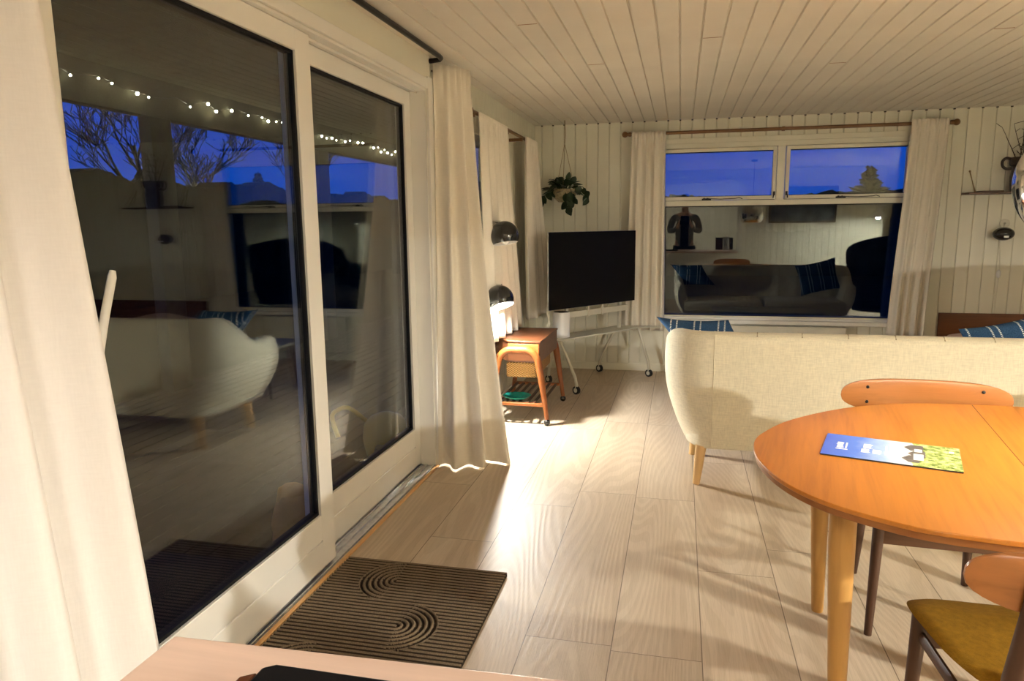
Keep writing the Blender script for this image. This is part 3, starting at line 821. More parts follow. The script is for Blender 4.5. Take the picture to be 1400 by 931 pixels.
# ------------------------------------------------------------------ dining chairs (chair faces +Y locally, origin under seat centre)
def rounded_back(w_, h_, d_, curve=.04, n=40):
    """mesh grid of a stadium like backrest: local x width, z height, bent in y"""
    pts = []
    for i in range(n):
        a = 2*PI*i/n; c_, s_ = math.cos(a), math.sin(a)
        x = (abs(c_)**.55)*math.copysign(1, c_)*w_/2; z = (abs(s_)**.75)*math.copysign(1, s_)*h_/2
        if s_ < 0: x *= 1-.16*abs(s_)**1.5
        pts.append((x, z))
    return pts
def make_chair(label):
    ch = thing('dining_chair', label, 'chair')
    # seat: dished, front corners wide, narrowing to the back
    q = MB()
    def seat(top):
        def fn(u, v):
            a = 2*PI*u; c_, s_ = math.cos(a), math.sin(a); ex = 2/3.6
            x = math.copysign(abs(c_)**ex, c_)*v; y = math.copysign(abs(s_)**ex, s_)*v
            wv_ = lerp(.225, .290, (y+1)/2)
            ro = max(0, 1-v**7)**.5
            z = .452+.020*abs(x)**2.5-.018*(y > .5)*(y-.5)*2+.010*(y < -.3)*(-y-.3)
            z += (.017 if top else -.017)*ro
            return (x*wv_, y*.232, z)
        return fn
    q.grid(seat(True), 56, 16, closeu=True); q.grid(seat(False), 56, 16, closeu=True)
    q.build('seat', 'mustard', ch, smooth=60)
    for (x, s_) in ((-.215, -1), (.215, 1)):
        q = MB(); q.tube([(x, .19, .428), (x, .19, .38), (x+s_*.012, .20, 0)], [.0185, .019, .0125], 14); q.build('leg', 'chairdark', ch)
        q = MB(); q.tube([(x*.86+s_*.012, -.265, 0), (x*.84, -.215, .40), (x*.86, -.238, .52), (x*.88, -.282, .68), (x*.88, -.290, .752)], [.0125, .021, .021, .017, .012], 14); q.build('leg', 'chairdark', ch)
        q = MB(); q.tube([(x*.98, .18, .360), (x*.86, -.205, .350)], .016, 10, flat=(.6, 1.1)); q.build('side_rail', 'chairdark', ch)
    q = MB(); q.cbox((0, .19, .356), (.42, .020, .050)); q.build('front_rail', 'chairdarkx', ch, bevel=.004)
    q = MB(); q.cbox((0, -.205, .352), (.36, .020, .042)); q.build('back_rail', 'chairdarkx', ch, bevel=.004)
    for x in (-.17, .17):
        for y in (-.15, .17): q = MB(); q.cbox((x, y, .407), (.03, .045, .058)); q.build('seat_block', 'chairdarkx', ch)
    # backrest
    pts = rounded_back(.580, .134, .016)
    q = MB(); n = len(pts); D_ = .009
    yb = lambda x: -.278+.42*x*x*1.0
    rings = []
    for (sc, dy) in ((.0, -D_), (.5, -D_), (.93, -D_), (1, -D_*.4), (1, D_*.4), (.93, D_), (.5, D_), (.0, D_)):
        rings.append(q.av([(x*sc, yb(x*sc)+dy, .735+z*sc) for x, z in pts]))
    for A, B in zip(rings, rings[1:]):
        for j in range(n): q.af((A+j, A+(j+1) % n, B+(j+1) % n, B+j))
    bk = q.build('backrest', 'chairback', ch, smooth=50)
    for x in (-.195, .195):
        for z in (.711, .769):
            q = MB(); q.sphere((x, yb(x)+.0095, z), .0068, 10, 6); tag(q.build('screw', 'blackmetal', bk), 'dark screw plug')
    return ch
chair = make_chair('teak dining chair on the far side of the table with its back to the sofa')
chair.location = (.897, 2.66, 0); chair.rotation_euler = (0, 0, PI-math.radians(3))
c2 = copy_tree(chair); c2['label'] = 'dining chair with mustard wool seat in the bottom right corner'
c2.location = (.83, 1.672, 0); c2.rotation_euler = (0, 0, math.radians(0))
c3 = copy_tree(chair); c3['label'] = 'right-hand dining chair beyond the table, seen only in the window reflection'
c3.location = (1.95, 2.72, 0); c3.rotation_euler = (0, 0, math.radians(183))

# ------------------------------------------------------------------ kitchen counter (foreground) and what stands on it
q = MB(); q.prism([(O0-.012, -.14), (O1, -.14), (O1, .755), (O0, .702)], .862, .90)
ct = q.build('worktop', 'counter', None, bevel=.004, segs=3); tag(ct, 'pale beech worktop in the near foreground', 'worktop')
tr_ = thing('tray', 'flat black slab with a brown wooden rim on the pale worktop', 'tray', (-.20, .50, .9005))
q = MB(); q.prism([(-.245, -.25), (-.245, .150), (-.232, .159), (.16, .159), (.16, -.25)], .0, .012); q.build('slab', 'blackmatte', tr_, bevel=.003)
q = MB(); q.prism([(-.262, -.25), (-.262, .132), (-.247, .143), (-.247, -.25)], .0, .010); tag(q.build('rim', 'teak', tr_, bevel=.002), 'brown wooden rim')
bxx = thing('bread_bin', 'dark wooden box on the worktop seen only in the window reflection', 'box', (.78, -.02, .9005))
q = MB(); q.cbox((0, 0, .10), (.30, .2, .20)); q.build('body', 'darkwood', bxx, bevel=.008); q = MB(); q.cbox((0, .0, .207), (.31, .21, .014)); q.build('lid', 'blackmatte', bxx, bevel=.003)
kt = thing('kettle', 'steel cylinder kettle on the worktop seen only in the window reflection', 'kettle', (.80, .24, .9005))
q = MB(); q.lathe([(0, 0), (.062, 0), (.065, .01), (.058, .22), (.05, .235), (0, .24)], 28); q.build('body', 'steel', kt)
q = MB(); q.tube([(.055, 0, .2), (.10, 0, .19), (.105, 0, .12), (.06, 0, .05)], .009, 8); q.build('handle', 'blackmatte', kt)

# ------------------------------------------------------------------ floor lamp
LX, LY = -1.255, 4.70
fl = thing('floor_lamp', 'floor lamp with two black ball shades on a chrome pole beside the curtains', 'lamp', (LX, LY, 0))
q = MB(); q.lathe([(0, 0), (.085, 0), (.095, .006), (.09, .016), (.012, .024), (0, .024)], 28); q.build('base', 'blackgloss', fl)
q = MB(); q.tube([(0, 0, .02), (0, 0, 1.445)], .0075, 12); q.build('pole', 'chrome', fl)
def shade(parent, c, tilt, lit, r=.097):
    """ball shade cut open at the bottom; tilt = rotation matrix"""
    B_ = T(c) @ tilt
    pr = []
    cut = math.radians(58)
    for i in range(19):
        a = lerp(PI, cut, i/18); pr.append((max(0, r*math.sin(a)), -r*math.cos(a)))
    inner = [(max(0, (r-.004)*math.sin(lerp(cut, PI, i/18))), -(r-.004)*math.cos(lerp(cut, PI, i/18))) for i in range(19)]
    pr[0] = (0, r); inner[-1] = (0, r-.004)
    q = MB().at(B_); q.lathe(pr, 40)
    s_ = q.build('lamp_shade', 'blackgloss', parent, smooth=60)
    q = MB().at(B_); q.lathe([pr[-1]]+inner, 40); q.build('shade_lining', 'white_in', s_, smooth=60)
    q = MB().at(B_); q.sphere((0, 0, -.028), .030, 16, 10)
    q.build('bulb', M['lampbulb'] if lit else 'white_in', s_, smooth=60)
    return B_
M['lampbulb'] = m_emit('white_lamp_bulb', (1, .98, .92, 1), 1700)
for (z, cxo, lit) in ((1.325, .115, False), (.900, .075, True)):
    q = MB(); zz = z+.092
    q.tube([(-.035, 0, zz), (.085, -.006, zz)], .011, 12); q.tube([(0, 0, zz-.02), (0, 0, zz+.02)], .014, 12); q.build('arm', 'chrome', fl)
    tilt = Matrix.Rotation(math.radians(-16 if lit else -8), 4, 'X') @ Matrix.Rotation(math.radians(-20 if lit else -10), 4, 'Y')
    B_ = shade(fl, (cxo, -.03, z), tilt, lit)
q = MB(); q.tube([(0, .012, .9), (-.01, .02, .62), (.0, .0, .56), (.01, -.012, .5), (.0, -.02, .30), (.03, -.03, .10), (.10, -.20, .05), (.15, -.32, .012), (.06, -.40, .006)], .003, 8); q.build('power_cord', 'cable', fl)
q = MB(); q.sphere((.010, -.004, .565), .02, 12, 8, (.8, .6, 1.7)); q.build('switch', 'plastic_white', fl)

# ------------------------------------------------------------------ wooden sewing cart
CX, CY0, CY1 = -1.075, 4.83, 5.47
cart = thing('side_cart', 'brown teak cart on black casters with a wicker basket, below the floor lamp', 'cart', (CX, 5.15, 0))
co_ = Vector(cart.location)
def L(p): return (p[0]-co_.x, p[1]-co_.y, p[2])
def Lm(): return MB().at(T(-co_))
q = Lm(); top = [(-.935, 4.83), (-1.165, 4.84), (-1.315, 5.06), (-1.315, 5.47), (-.925, 5.49)]
q.prism(top, .437, .578); q.build('box', 'teak', cart, smooth=30, bevel=.004)
q = Lm(); q.prism([(-.930, 4.824), (-1.168, 4.834), (-1.320, 5.06), (-1.320, 5.475), (-.920, 5.496)], .5785, .592); q.build('lid', 'teak', cart, smooth=30, bevel=.003)
q = Lm(); q.box(-1.163, -.942, 4.8215, 4.829, .452, .572); q.build('front_panel', 'teakx', cart, bevel=.002)
for (y, nm) in ((4.795, 'front'), (5.505, 'rear')):
    q = Lm()
    xc = -1.085; hw, fw = .115, .205
    pts = [(xc-fw, y, .045), (xc-hw-.035, y, .42), (xc-hw-.005, y, .495), (xc-hw+.045, y, .530), (xc, y, .533), (xc+hw-.045, y, .530), (xc+hw+.005, y, .495), (xc+hw+.035, y, .42), (xc+fw, y, .045)]
    pts = spline(pts, 4)
    rr = [.016+.010*smooth((p_[2]-.045)/.4) for p_ in pts]
    q.tube(pts, rr, 12, flat=(1.0, 1.0)); q.build('leg_frame', 'teakz', cart, smooth=50)
    for sx in (-1, 1):
        q = Lm(); q.sphere((xc+sx*fw, y, .023), .023, 16, 10); q.tube([(xc+sx*fw, y, .035), (xc+sx*fw, y, .055)], .009, 10); q.build('caster', 'blackgloss', cart, smooth=60)
q = Lm(); q.prism([(-.965, 4.85), (-1.185, 4.85), (-1.185, 5.42), (-.965, 5.42)], .325, .434); q.build('basket', 'wicker', cart, bevel=.012)
for (y0, y1) in ((4.80, 4.822), (5.478, 5.50)): q = Lm(); q.box(-1.275, -.905, y0, y1, .130, .152); q.build('shelf_rail', 'teakx', cart, bevel=.003)
for i in range(7):
    x = -1.245+i*.052; q = Lm(); q.box(x-.010, x+.010, 4.822, 5.478, .136, .148); q.build('shelf_slat', 'darkwood', cart, bevel=.002)
di = MB(); di.lathe([(0, .002), (.055, .0), (.10, .024), (.103, .028), (.097, .026), (.052, .006), (0, .006)], 32)
di = di.build('dish', 'teal'); di.location = (-1.125, 4.93, .1486); tag(di, 'round teal dish on the slatted shelf of the cart', 'dish')

# ------------------------------------------------------------------ TV on wheeled stand
SC = Vector((-.53, 6.165, 0)); su = Vector((.568, .823, 0)); sn = Vector((.823, -.568, 0))
ang = math.atan2(su.y, su.x)
ts = thing('tv_stand', 'pale metal wheeled television stand with a thin shelf', 'tv stand', SC, ang)   # local x = u, local -y = n
q = MB(); sh_ = spline([(-.60, .075), (-.50, .10), (-.2, .09), (.2, .09), (.47, .09), (.60, -.02), (.63, .00), (.56, .13), (.42, .30), (.30, .31), (-.2, .31), (-.42, .31), (-.58, .20)], 5, True)
q.prism(sh_, .444, .456); q.build('shelf', 'shelfglass', ts, smooth=40, bevel=.002)
for (tx, ty, fx, fy) in ((-.57, .11, -.49, .0), (.43, .08, .49, .0), (.42, .33, .343, .47), (-.42, .31, -.343, .47)):
    q = MB(); d_ = 1 if ty < .2 else -1
    q.tube([(tx, ty, .448), (lerp(tx, fx, .55), lerp(ty, fy, .55), .26), (lerp(tx, fx, .92), lerp(ty, fy, .92), .14), (fx, fy, .085), (fx, fy, .055)], [.0135]*5, 12); q.build('leg', 'offwhite_metal', ts)
    q = MB(); q.tube([(fx-.012, fy, .034), (fx+.012, fy, .034)], .034, 24)
    w_ = q.build('wheel', 'rubber', ts)
    q = MB(); q.tube([(fx-.0145, fy, .034), (fx+.0145, fy, .034)], .019, 16); q.build('hub', 'offwhite_metal', w_)
for ux in (-.40, .30):
    q = MB(); q.box(ux-.016, ux+.016, .19, .215, .456, 1.15); q.build('upright', 'offwhite_metal', ts, bevel=.003)
q = MB(); q.box(-.52, .38, .168, .1895, .615, .665)
for ux in (-.16, .02): q.box(ux-.012, ux+.012, .160, .168, .61, .695)
q.build('crossbar', 'offwhite_metal', ts, bevel=.002)
q = MB(); q.box(-.40, .30, .185, .1895, .80, 1.10); q.build('mounting_plate', 'offwhite_metal', ts, bevel=.002)
tv = thing('television', 'large black flat television on the wheeled stand', 'television', (SC.x, SC.y, 0), ang)
q = MB(); q.box(-.655, .455, .150, .160, .700, 1.332); tag(q.build('screen', m_plain('black_screen', (.003, .003, .003, 1), .4, var=.01, spec=.15), tv, bevel=.001), 'black screen')
q = MB(); q.box(-.658, .458, .1602, .172, .697, 1.335); q.box(-.45, .25, .172, .184, .78, 1.12); q.build('casing', 'alu', tv, bevel=.002)
spk = thing('speaker', 'small white cylinder speaker on the television stand', 'speaker', SC+su*(-.463)+sn*(-.20)+Vector((0, 0, .4565)), ang)
def rr(w_, d_, r_, n=6):
    o_ = []
    for cx_, cy_, a0 in ((w_/2-r_, d_/2-r_, 0), (-w_/2+r_, d_/2-r_, PI/2), (-w_/2+r_, -d_/2+r_, PI), (w_/2-r_, -d_/2+r_, 1.5*PI)):
        for i in range(n+1): a = a0+PI/2*i/n; o_.append((cx_+r_*math.cos(a), cy_+r_*math.sin(a)))
    return o_
q = MB(); q.prism(rr(.125, .125, .04), 0, .212); q.build('body', 'plastic_white', spk, smooth=40, bevel=.003)
q = MB(); q.prism(rr(.105, .105, .03), .2122, .216); tag(q.build('top_panel', 'blackmatte', spk, smooth=40), 'black top panel')
q = MB()
for i in range(3):
    q.tube(spline([(-.655+.02*i, .175, .74-.02*i), (-.67+.012*i, .16, .66), (-.66-.01*i, .14, .60), (-.70, .12+.02*i, .56), (-.62, .2, .46)], 5), .0035, 6)
cb = q.build('cable_bundle', 'cable'); cb.location = SC; cb.rotation_euler = (0, 0, ang); tag(cb, 'pale cables hanging from the left edge of the television', 'cables')

# ------------------------------------------------------------------ hanging plant
HX, HY, HZ = -1.035, 6.56, 1.69
hp = thing('hanging_plant', 'dark leafy plant hanging from the ceiling on cords left of the window', 'plant', (HX, HY, 1.59))
q = MB(); q.lathe([(0, .0), (.055, .002), (.092, .035), (.108, .085), (.100, .118), (.094, .116), (.10, .085), (.085, .07), (0, .07)], 28)
q.build('pot', 'pot', hp)
q = MB()
for a in (30, 150, 270):
    x, y = .104*math.cos(math.radians(a)), .104*math.sin(math.radians(a)); q.tube([(x, y, .09), (0, 0, .52)], .0022, 6)
q.tube([(0, 0, .52), (.003, 0, .60), (0, 0, .72)], .0045, 6); q.build('hanger_cord', 'string', hp)
q = MB(); rl = random.Random(3)
def leaf(q, base, d, up, L_, W_, droop=.25):
    d = Vector(d).normalized(); s_ = d.cross(Vector(up)).normalized(); n_ = s_.cross(d)
    rows = []
    for i in range(6):
        t_ = i/5; w = W_*(math.sin(PI*min(1, t_**.75))**.8) if 0 < t_ < 1 else .001
        c_ = Vector(base)+d*(L_*t_)-Vector((0, 0, 1))*(droop*L_*t_*t_)
        rows.append(q.av([c_-s_*w, c_-n_*w*.25, c_+s_*w]))
    for a, b in zip(rows, rows[1:]): q.af((a, a+1, b+1, b)); q.af((a+1, a+2, b+2, b+1))
for i in range(52):
    a = rl.uniform(0, 2*PI); el = rl.uniform(-.2, 1.3)
    d = (math.cos(a)*math.cos(el), math.sin(a)*math.cos(el)*.7, math.sin(el))
    b0 = (.05*math.cos(a), .05*math.sin(a), .10+rl.uniform(0, .05))
    st_ = tuple(Vector(b0)+Vector(d)*rl.uniform(.02, .07))
    q.tube([(b0[0]*.3, b0[1]*.3, .07), b0, st_], .003, 5); leaf(q, st_, d, (rl.uniform(-.5, .5), rl.uniform(-.5, .5), 1), rl.uniform(.08, .12), rl.uniform(.026, .038), rl.uniform(.1, .7))
for (pts, n) in (([(-.06, -.03, .11), (-.14, -.04, .10), (-.19, -.05, .04), (-.225, -.05, -.03)], 9), ([(.02, -.09, .12), (.03, -.12, .03), (.04, -.12, -.03), (.03, -.12, -.06)], 9),
                 ([(.08, -.03, .12), (.15, -.03, .14), (.20, -.04, .10), (.225, -.04, .03)], 6), ([(.06, -.08, .12), (.09, -.10, .05), (.10, -.10, -.01)], 6)):
    P_ = spline(pts, 6); q.tube(P_, .003, 5)
    for k in range(n):
        c_ = Vector(P_[int(lerp(3, len(P_)-1, k/(n-1)))]); a = rl.uniform(0, 2*PI)
        leaf(q, c_, (math.cos(a)*.7, -abs(math.sin(a))*.4, -.5-rl.random()*.5), (rl.uniform(-.6, .6), -1, .3), rl.uniform(.06, .085), rl.uniform(.024, .032), .1)
q.build('foliage', 'leaf', hp, smooth=60)

# ------------------------------------------------------------------ wall shelf, jug, wall lamp
ws = MB(); ws.box(2.29, 3.05, FY-.17, FY-.001, 1.602, 1.618)
ws = ws.build('wall_shelf', 'darkwood', None, bevel=.003); tag(ws, 'dark wooden shelf on the far wall', 'shelf')
for x in (2.345, 2.99):
    q = MB(); q.tube([(x, FY-.15, 1.618), (x-.008, FY-.01, 1.79)], .0035, 6); q.tube([(x+.04, FY-.02, 1.618), (x-.004, FY-.01, 1.79)], .0035, 6); q.sphere((x-.006, FY-.008, 1.795), .009, 8, 6); q.build('cord_loop', 'string', ws)
bk = MB(); bk.cbox((2.47, FY-.085, 1.6245), (.17, .12, .011)); bk = bk.build('book', 'darkwood', None, bevel=.002); tag(bk, 'thin dark book lying flat on the wall shelf', 'book')
jg = thing('jug', 'dark stoneware jug holding bare twigs on the wall shelf', 'jug', (2.70, FY-.085, 1.6185))
q = MB(); q.lathe([(0, 0), (.075, 0), (.084, .05), (.088, .12), (.080, .17), (.078, .2), (.098, .215), (.10, .26), (.092, .275), (.085, .27), (.07, .2), (.07, .03), (0, .02)], 32); q.build('body', 'darkpot', jg)
q = MB(); q.tube(spline([(-.09, 0, .262), (-.13, 0, .27), (-.155, 0, .245), (-.15, 0, .205), (-.12, 0, .185), (-.086, 0, .19)], 4), .011, 10); q.build('handle', 'darkpot', jg)
q = MB(); rl = random.Random(9)
for k in range(7):
    p0 = Vector((rl.uniform(-.03, .03), rl.uniform(-.02, .02), .10)); pts = [p0]
    d = Vector((rl.uniform(-.2, .12), rl.uniform(-.12, .1), 1)).normalized()
    for s_ in range(7):
        d = (d+Vector((rl.uniform(-.16, .16), rl.uniform(-.15, .15), rl.uniform(-.0, .2)))).normalized(); pts.append(pts[-1]+d*.065)
        if pts[-1].y > .07: pts[-1].y = .07
        if s_ > 1:
            e_ = pts[-1]+Vector((rl.uniform(-.06, .06), rl.uniform(-.04, .0), rl.uniform(.01, .05))); q.tube([pts[-1], e_], .0022, 5)
    q.tube(pts, [.005*(1-.1*i_) for i_ in range(len(pts))], 6)
q.build('twigs', 'twig', jg)
wl = thing('wall_lamp', 'small black oval wall lamp with a white cord below the shelf', 'lamp', (2.60, FY, 1.278))
q = MB(); q.tube([(.035, 0, .085), (.035, -.012, .085)], .038, 20); q.tube(spline([(.03, -.01, .085), (.02, -.06, .085), (.0, -.085, .06), (.0, -.09, .03)], 4), .006, 8); q.build('bracket', 'offwhite_metal', wl)
q = MB(); q.sphere((0, -.095, 0), .080, 28, 16, (1, .8, .68)); q.build('lamp_shade', 'blackgloss', wl, smooth=60)
q = MB(); q.cbox((-.003, -.160, -.022), (.036, .012, .016)); q.build('shade_opening', 'white_in', wl, bevel=.003)
q = MB(); q.tube(spline([(.02, -.012, .06), (.015, -.008, -.1), (.03, -.006, -.3), (.02, -.006, -.66)], 6), .0032, 6); q.build('power_cord', 'cable', wl)
q = MB(); q.sphere((.022, -.014, -.335), .018, 12, 8, (1, .7, 2.0)); q.build('switch', 'plastic_white', wl)

# ------------------------------------------------------------------ daybed with board, radiator, pink pillow
db = thing('daybed', 'low daybed with a dark mahogany backboard against the far wall, right of the window', 'daybed', (3.15, 6.45, 0))
q = MB(); q.box(-.96, .96, .355, .378, .12, .605); q.build('backboard', 'bedwood', db, bevel=.003)
q = MB(); q.box(-.96, .96, -.42, .354, .20, .28); q.build('frame', 'bedwood', db, bevel=.003)
q = MB(); q.box(-.95, .95, -.41, .350, .281, .41); q.build('mattress', 'pink', db, bevel=.03, segs=3)
for x in (-.9, .9):
    for y in (-.37, .32): q = MB(); q.tube([(x, y, .2), (x, y, 0)], [.025, .016], 12); q.build('leg', 'bedwood', db)
pk = MB(); rl = random.Random(4)
pk.grid(lambda u, v: (lerp(2.22, 2.72, u), lerp(6.08, 6.72, v), .412+.085*(max(0, math.sin(PI*u))**.35)*(max(0, math.sin(PI*v))**.4)*(1+.18*math.sin(9*u+3*v))), 26, 22)
pk = pk.build('blanket', 'pink', None, smooth=80, solid=.006); tag(pk, 'rumpled dusty pink blanket on the left end of the daybed', 'blanket')
rd = thing('radiator', 'white panel radiator under the large window', 'radiator', (.92, FY-.07, 0))
q = MB(); q.box(-.52, .52, -.03, .02, .10, .455)
for i in range(24): x = -.50+i*.0425; q.box(x, x+.02, -.036, -.0305, .13, .42)
q.build('panel', 'radiator', rd, bevel=.002)
q = MB(); q.box(-.53, .53, -.035, .025, .456, .466)
q.build('grille', 'radiator', rd, bevel=.002)
for x in (-.4, .4): q = MB(); q.box(x-.02, x+.02, -.02, .01, 0, .10); q.build('foot', 'radiator', rd)
cft = thing('coffee_table', 'low coffee table between sofa and window, seen only in the window reflection', 'table', (.95, 5.35, 0))
q = MB(); q.prism(rr(1.15, .55, .06), .40, .425); q.build('tabletop', 'coffee', cft, bevel=.004)
for x in (-.48, .48):
    for y in (-.2, .2): q = MB(); q.tube([(x, y, .40), (x*1.08, y*1.1, 0)], [.02, .012], 12); q.build('leg', 'darkwood', cft)

# ------------------------------------------------------------------ globe pendant above table
gp = thing('pendant_lamp', 'chrome globe pendant at the right edge above the dining table', 'lamp', (1.045, 2.205, 1.495))
q = MB(); R_ = .175; cut = math.radians(52)
pr = [(R_*math.sin(lerp(PI, cut, i/24)), -R_*math.cos(lerp(PI, cut, i/24))) for i in range(25)]; pr[0] = (0, R_)
q.lathe(pr, 48); s_ = q.build('lamp_shade', 'chrome', gp, smooth=60)
q = MB(); inn = [((R_-.004)*math.sin(lerp(cut, PI, i/24)), -(R_-.004)*math.cos(lerp(cut, PI, i/24))) for i in range(25)]; inn[-1] = (0, R_-.004)
q.lathe([pr[-1]]+inn, 48); q.build('shade_lining', 'white_in', s_, smooth=60)
M['warmbulb'] = m_emit('warm_lamp_bulb', (1, .93, .76, 1), 420)
q = MB(); q.sphere((0, 0, .03), .035, 16, 10); q.build('bulb', 'warmbulb', s_)
q = MB(); q.tube([(0, 0, R_-.005), (0, 0, R_+.03)], .016, 12); q.tube([(0, 0, R_+.03), (0, 0, CZ-1.495-.03)], .003, 8); q.tube([(0, 0, CZ-1.495-.03), (0, 0, CZ-1.495)], .045, 20); q.build('suspension_cord', 'blackmetal', gp)

# pendant near the back wall (bright one in the window reflection)
pp = thing('pendant_lamp', 'white pendant lamp by the back wall, seen only in the window reflection', 'lamp', (3.15, .78, 1.44))
q = MB(); q.lathe([(0, .16), (.03, .16), (.045, .12), (.12, .05), (.17, .0), (.166, .0), (.11, .045), (.04, .11), (0, .12)], 36); s_ = q.build('lamp_shade', 'white_in', pp, smooth=50)
M['pendbulb'] = m_emit('pendant_lamp_bulb', (1, .96, .84, 1), 3300)
q = MB(); q.sphere((0, 0, .02), .04, 16, 10); q.build('bulb', 'pendbulb', s_)
q = MB(); q.tube([(0, 0, .15), (0, 0, CZ-1.44)], .003, 8); q.build('suspension_cord', 'cable', pp)
# kitchen fill lamp, added out of view so the kitchen is not dark
kl = thing('kitchen_fill_lamp', 'unseen fill lamp added on the kitchen ceiling behind the photographer', 'lamp', (.35, -1.15, CZ))
q = MB(); q.lathe([(0, 0), (.2, 0), (.2, -.03), (.19, -.035)], 36); q.build('body', 'white_in', kl)
M['kitchfill'] = m_emit('kitchen_fill_diffuser', (1, .82, .62, 1), 14)
q = MB(); q.lathe([(.19, -.035), (.17, -.07), (.10, -.095), (0, -.10)], 36); q.build('diffuser', 'kitchfill', kl)

# pictures on the back wall
def picture(cx_, cz_, w_, h_, label):
    pc_ = thing('picture', label, 'picture', (cx_, PY, cz_))
    q = MB(); f_ = .03
    for (x0, x1, z0, z1) in ((-w_/2, w_/2, h_/2-f_, h_/2), (-w_/2, w_/2, -h_/2, -h_/2+f_), (-w_/2, -w_/2+f_, -h_/2+f_, h_/2-f_), (w_/2-f_, w_/2, -h_/2+f_, h_/2-f_)): q.box(x0, x1, .001, .025, z0, z1)
    q.build('frame', 'picframe', pc_, bevel=.003)
    q = MB(); q.box(-w_/2+f_, w_/2-f_, .001, .012, -h_/2+f_, h_/2-f_); q.build('canvas', 'picture', pc_)
picture(2.05, 1.68, 1.10, .62, 'wide muted landscape picture on the back wall, seen only in the window reflection')

# armchair to the right, out of direct view
ac = thing('armchair', 'dark rounded armchair whose silhouette shows in the window reflection', 'armchair', (2.98, 3.45, 0), math.radians(195))
q = MB()
def ashell(u, v):
    a = lerp(-.75*PI, .75*PI, u)-PI/2
    env = math.cos((u-.5)*PI)**.6 if 0 < u < 1 else 0
    zt = .52+.70*env; z = lerp(.22, zt, v); r_ = .40+.12*v-.05*v*v
    return (r_*math.cos(a)*1.65, r_*math.sin(a)*.82-.05-.05*v*max(0, z-.6), z)
q.grid(ashell, 41, 20); q.build('backrest', 'armchair', ac, smooth=80, solid=.09)
q = MB(); q.prism(rr(.66, .60, .1), .25, .43); q.build('seat', 'armchair', ac, bevel=.05, segs=4)
for x in (-.26, .26):
    for y in (-.24, .24): q = MB(); q.tube([(x, y, .25), (x*1.15, y*1.15, 0)], [.022, .014], 12); q.build('leg', 'beech', ac)

# ------------------------------------------------------------------ terrace and garden outside
g = MB(); g.box(-60, 60, -30, 80, -.40, -.30); o = g.build('ground', 'hedge', smooth=0); tag(o, kind='structure')
g = MB(); boards(g, 'z', -4.6, WX-.165, -1.5, 11.5, .12, 0, -.06, 1, .06); o = g.build('terrace_deck', 'deck', smooth=0); tag(o, kind='structure')
g = MB(); boards(g, 'z', -4.75, WX-.165, -1.5, 11.6, .12, 0, 2.66, -1, .08); o = g.build('terrace_roof', 'terr', smooth=0); tag(o, kind='structure')
g = MB(); g.box(-4.52, -4.40, -1.5, 11.5, 2.335, 2.655); o = g.build('terrace_beam', 'terr', smooth=0, bevel=.004); tag(o, kind='structure')
for y in (5.42, 8.35, 2.3):
    g = MB(); g.box(-4.52, -4.40, y, y+.26, -.06, 2.334); o = g.build('terrace_post', 'terr', smooth=0, bevel=.004)
    tag(o, kind='structure')
# fairy lights
fl_ = thing('string_lights', 'string of small warm fairy lights along the terrace beam outside the door', 'string lights', (-4.33, 7.5, 2.50))
rl = random.Random(12); pts = []
bulbs = []
y = 4.3
while y < 11.2:
    z = 2.565-.05*abs(math.sin((y-4.3)*1.25))+rl.uniform(-.03, .03)
    pts.append((-4.355+rl.uniform(-.01, .01), y, z)); y += .13
q = MB().at(T((4.33, -7.5, -2.5))); q.tube(pts, .003, 5); q.build('wire', 'blackmetal', fl_)
bulb0 = None
rl = random.Random(5)
for i, p_ in enumerate(pts):
    if rl.random() < .30: continue
    big = rl.random() < .5
    if bulb0 is None:
        q = MB(); q.sphere((0, 0, 0), .011, 8, 6); bulb0 = q.build('bulb', 'bulb', fl_); b_ = bulb0
    else:
        b_ = bulb0.copy(); col.objects.link(b_)
    b_.location = (p_[0]+4.33+.02, p_[1]-7.5, p_[2]-2.5-.02); s_ = 1.25 if big else .75; b_.scale = (s_,)*3

# things standing outside by the glass
yt = thing('watering_can', 'rounded yellow plastic can with a loop handle outside the second door pane', 'watering can', (-1.80, 4.12, -.06))
q = MB(); q.lathe([(0, 0), (.11, 0), (.13, .02), (.15, .12), (.14, .21), (.10, .26), (.04, .285), (0, .29)], 32); q.build('body', 'yellow', yt)
q = MB(); q.tube(spline([(-.13, -.0, .22), (-.20, -.10, .33), (-.22, -.22, .345), (-.20, -.33, .33), (-.15, -.36, .22)], 5), .014, 10); q.build('handle', 'yellow', yt)
q = MB(); q.prism([(-.02, -.10), (.10, -.14), (.13, -.26), (.02, -.24)], .0, .12); tag(q.build('spout', 'darkpot', yt, bevel=.01), 'dark grey base piece')
pb = thing('paper_bag', 'crumpled brown paper bag outside the first door pane', 'bag', (-1.72, 2.86, -.06), math.radians(25))
pb.scale = (.85, .85, .68)
q = MB(); rl = random.Random(2)
def bagf(u, v):
    a = 2*PI*u; sx_ = .13*(1+.1*math.sin(3*a+v*4)); sy_ = .10
    k_ = 1-.35*max(0, v-.5)*2*(.5+.5*math.sin(a*2+1)); c_, s__ = math.cos(a), math.sin(a)
    return (math.copysign(abs(c_)**.6, c_)*sx_*k_, math.copysign(abs(s__)**.6, s__)*sy_*k_, .34*v*(1-.10*math.sin(2*a+1)*v)+.012*math.sin(7*a+9*v))
q.grid(bagf, 28, 10, closeu=True); q.build('body', 'paper', pb, smooth=25, solid=.003)
q = MB(); q.prism([(-.12, -.09), (.12, -.09), (.12, .09), (-.12, .09)], .001, .01); q.build('bottom', 'paper', pb)
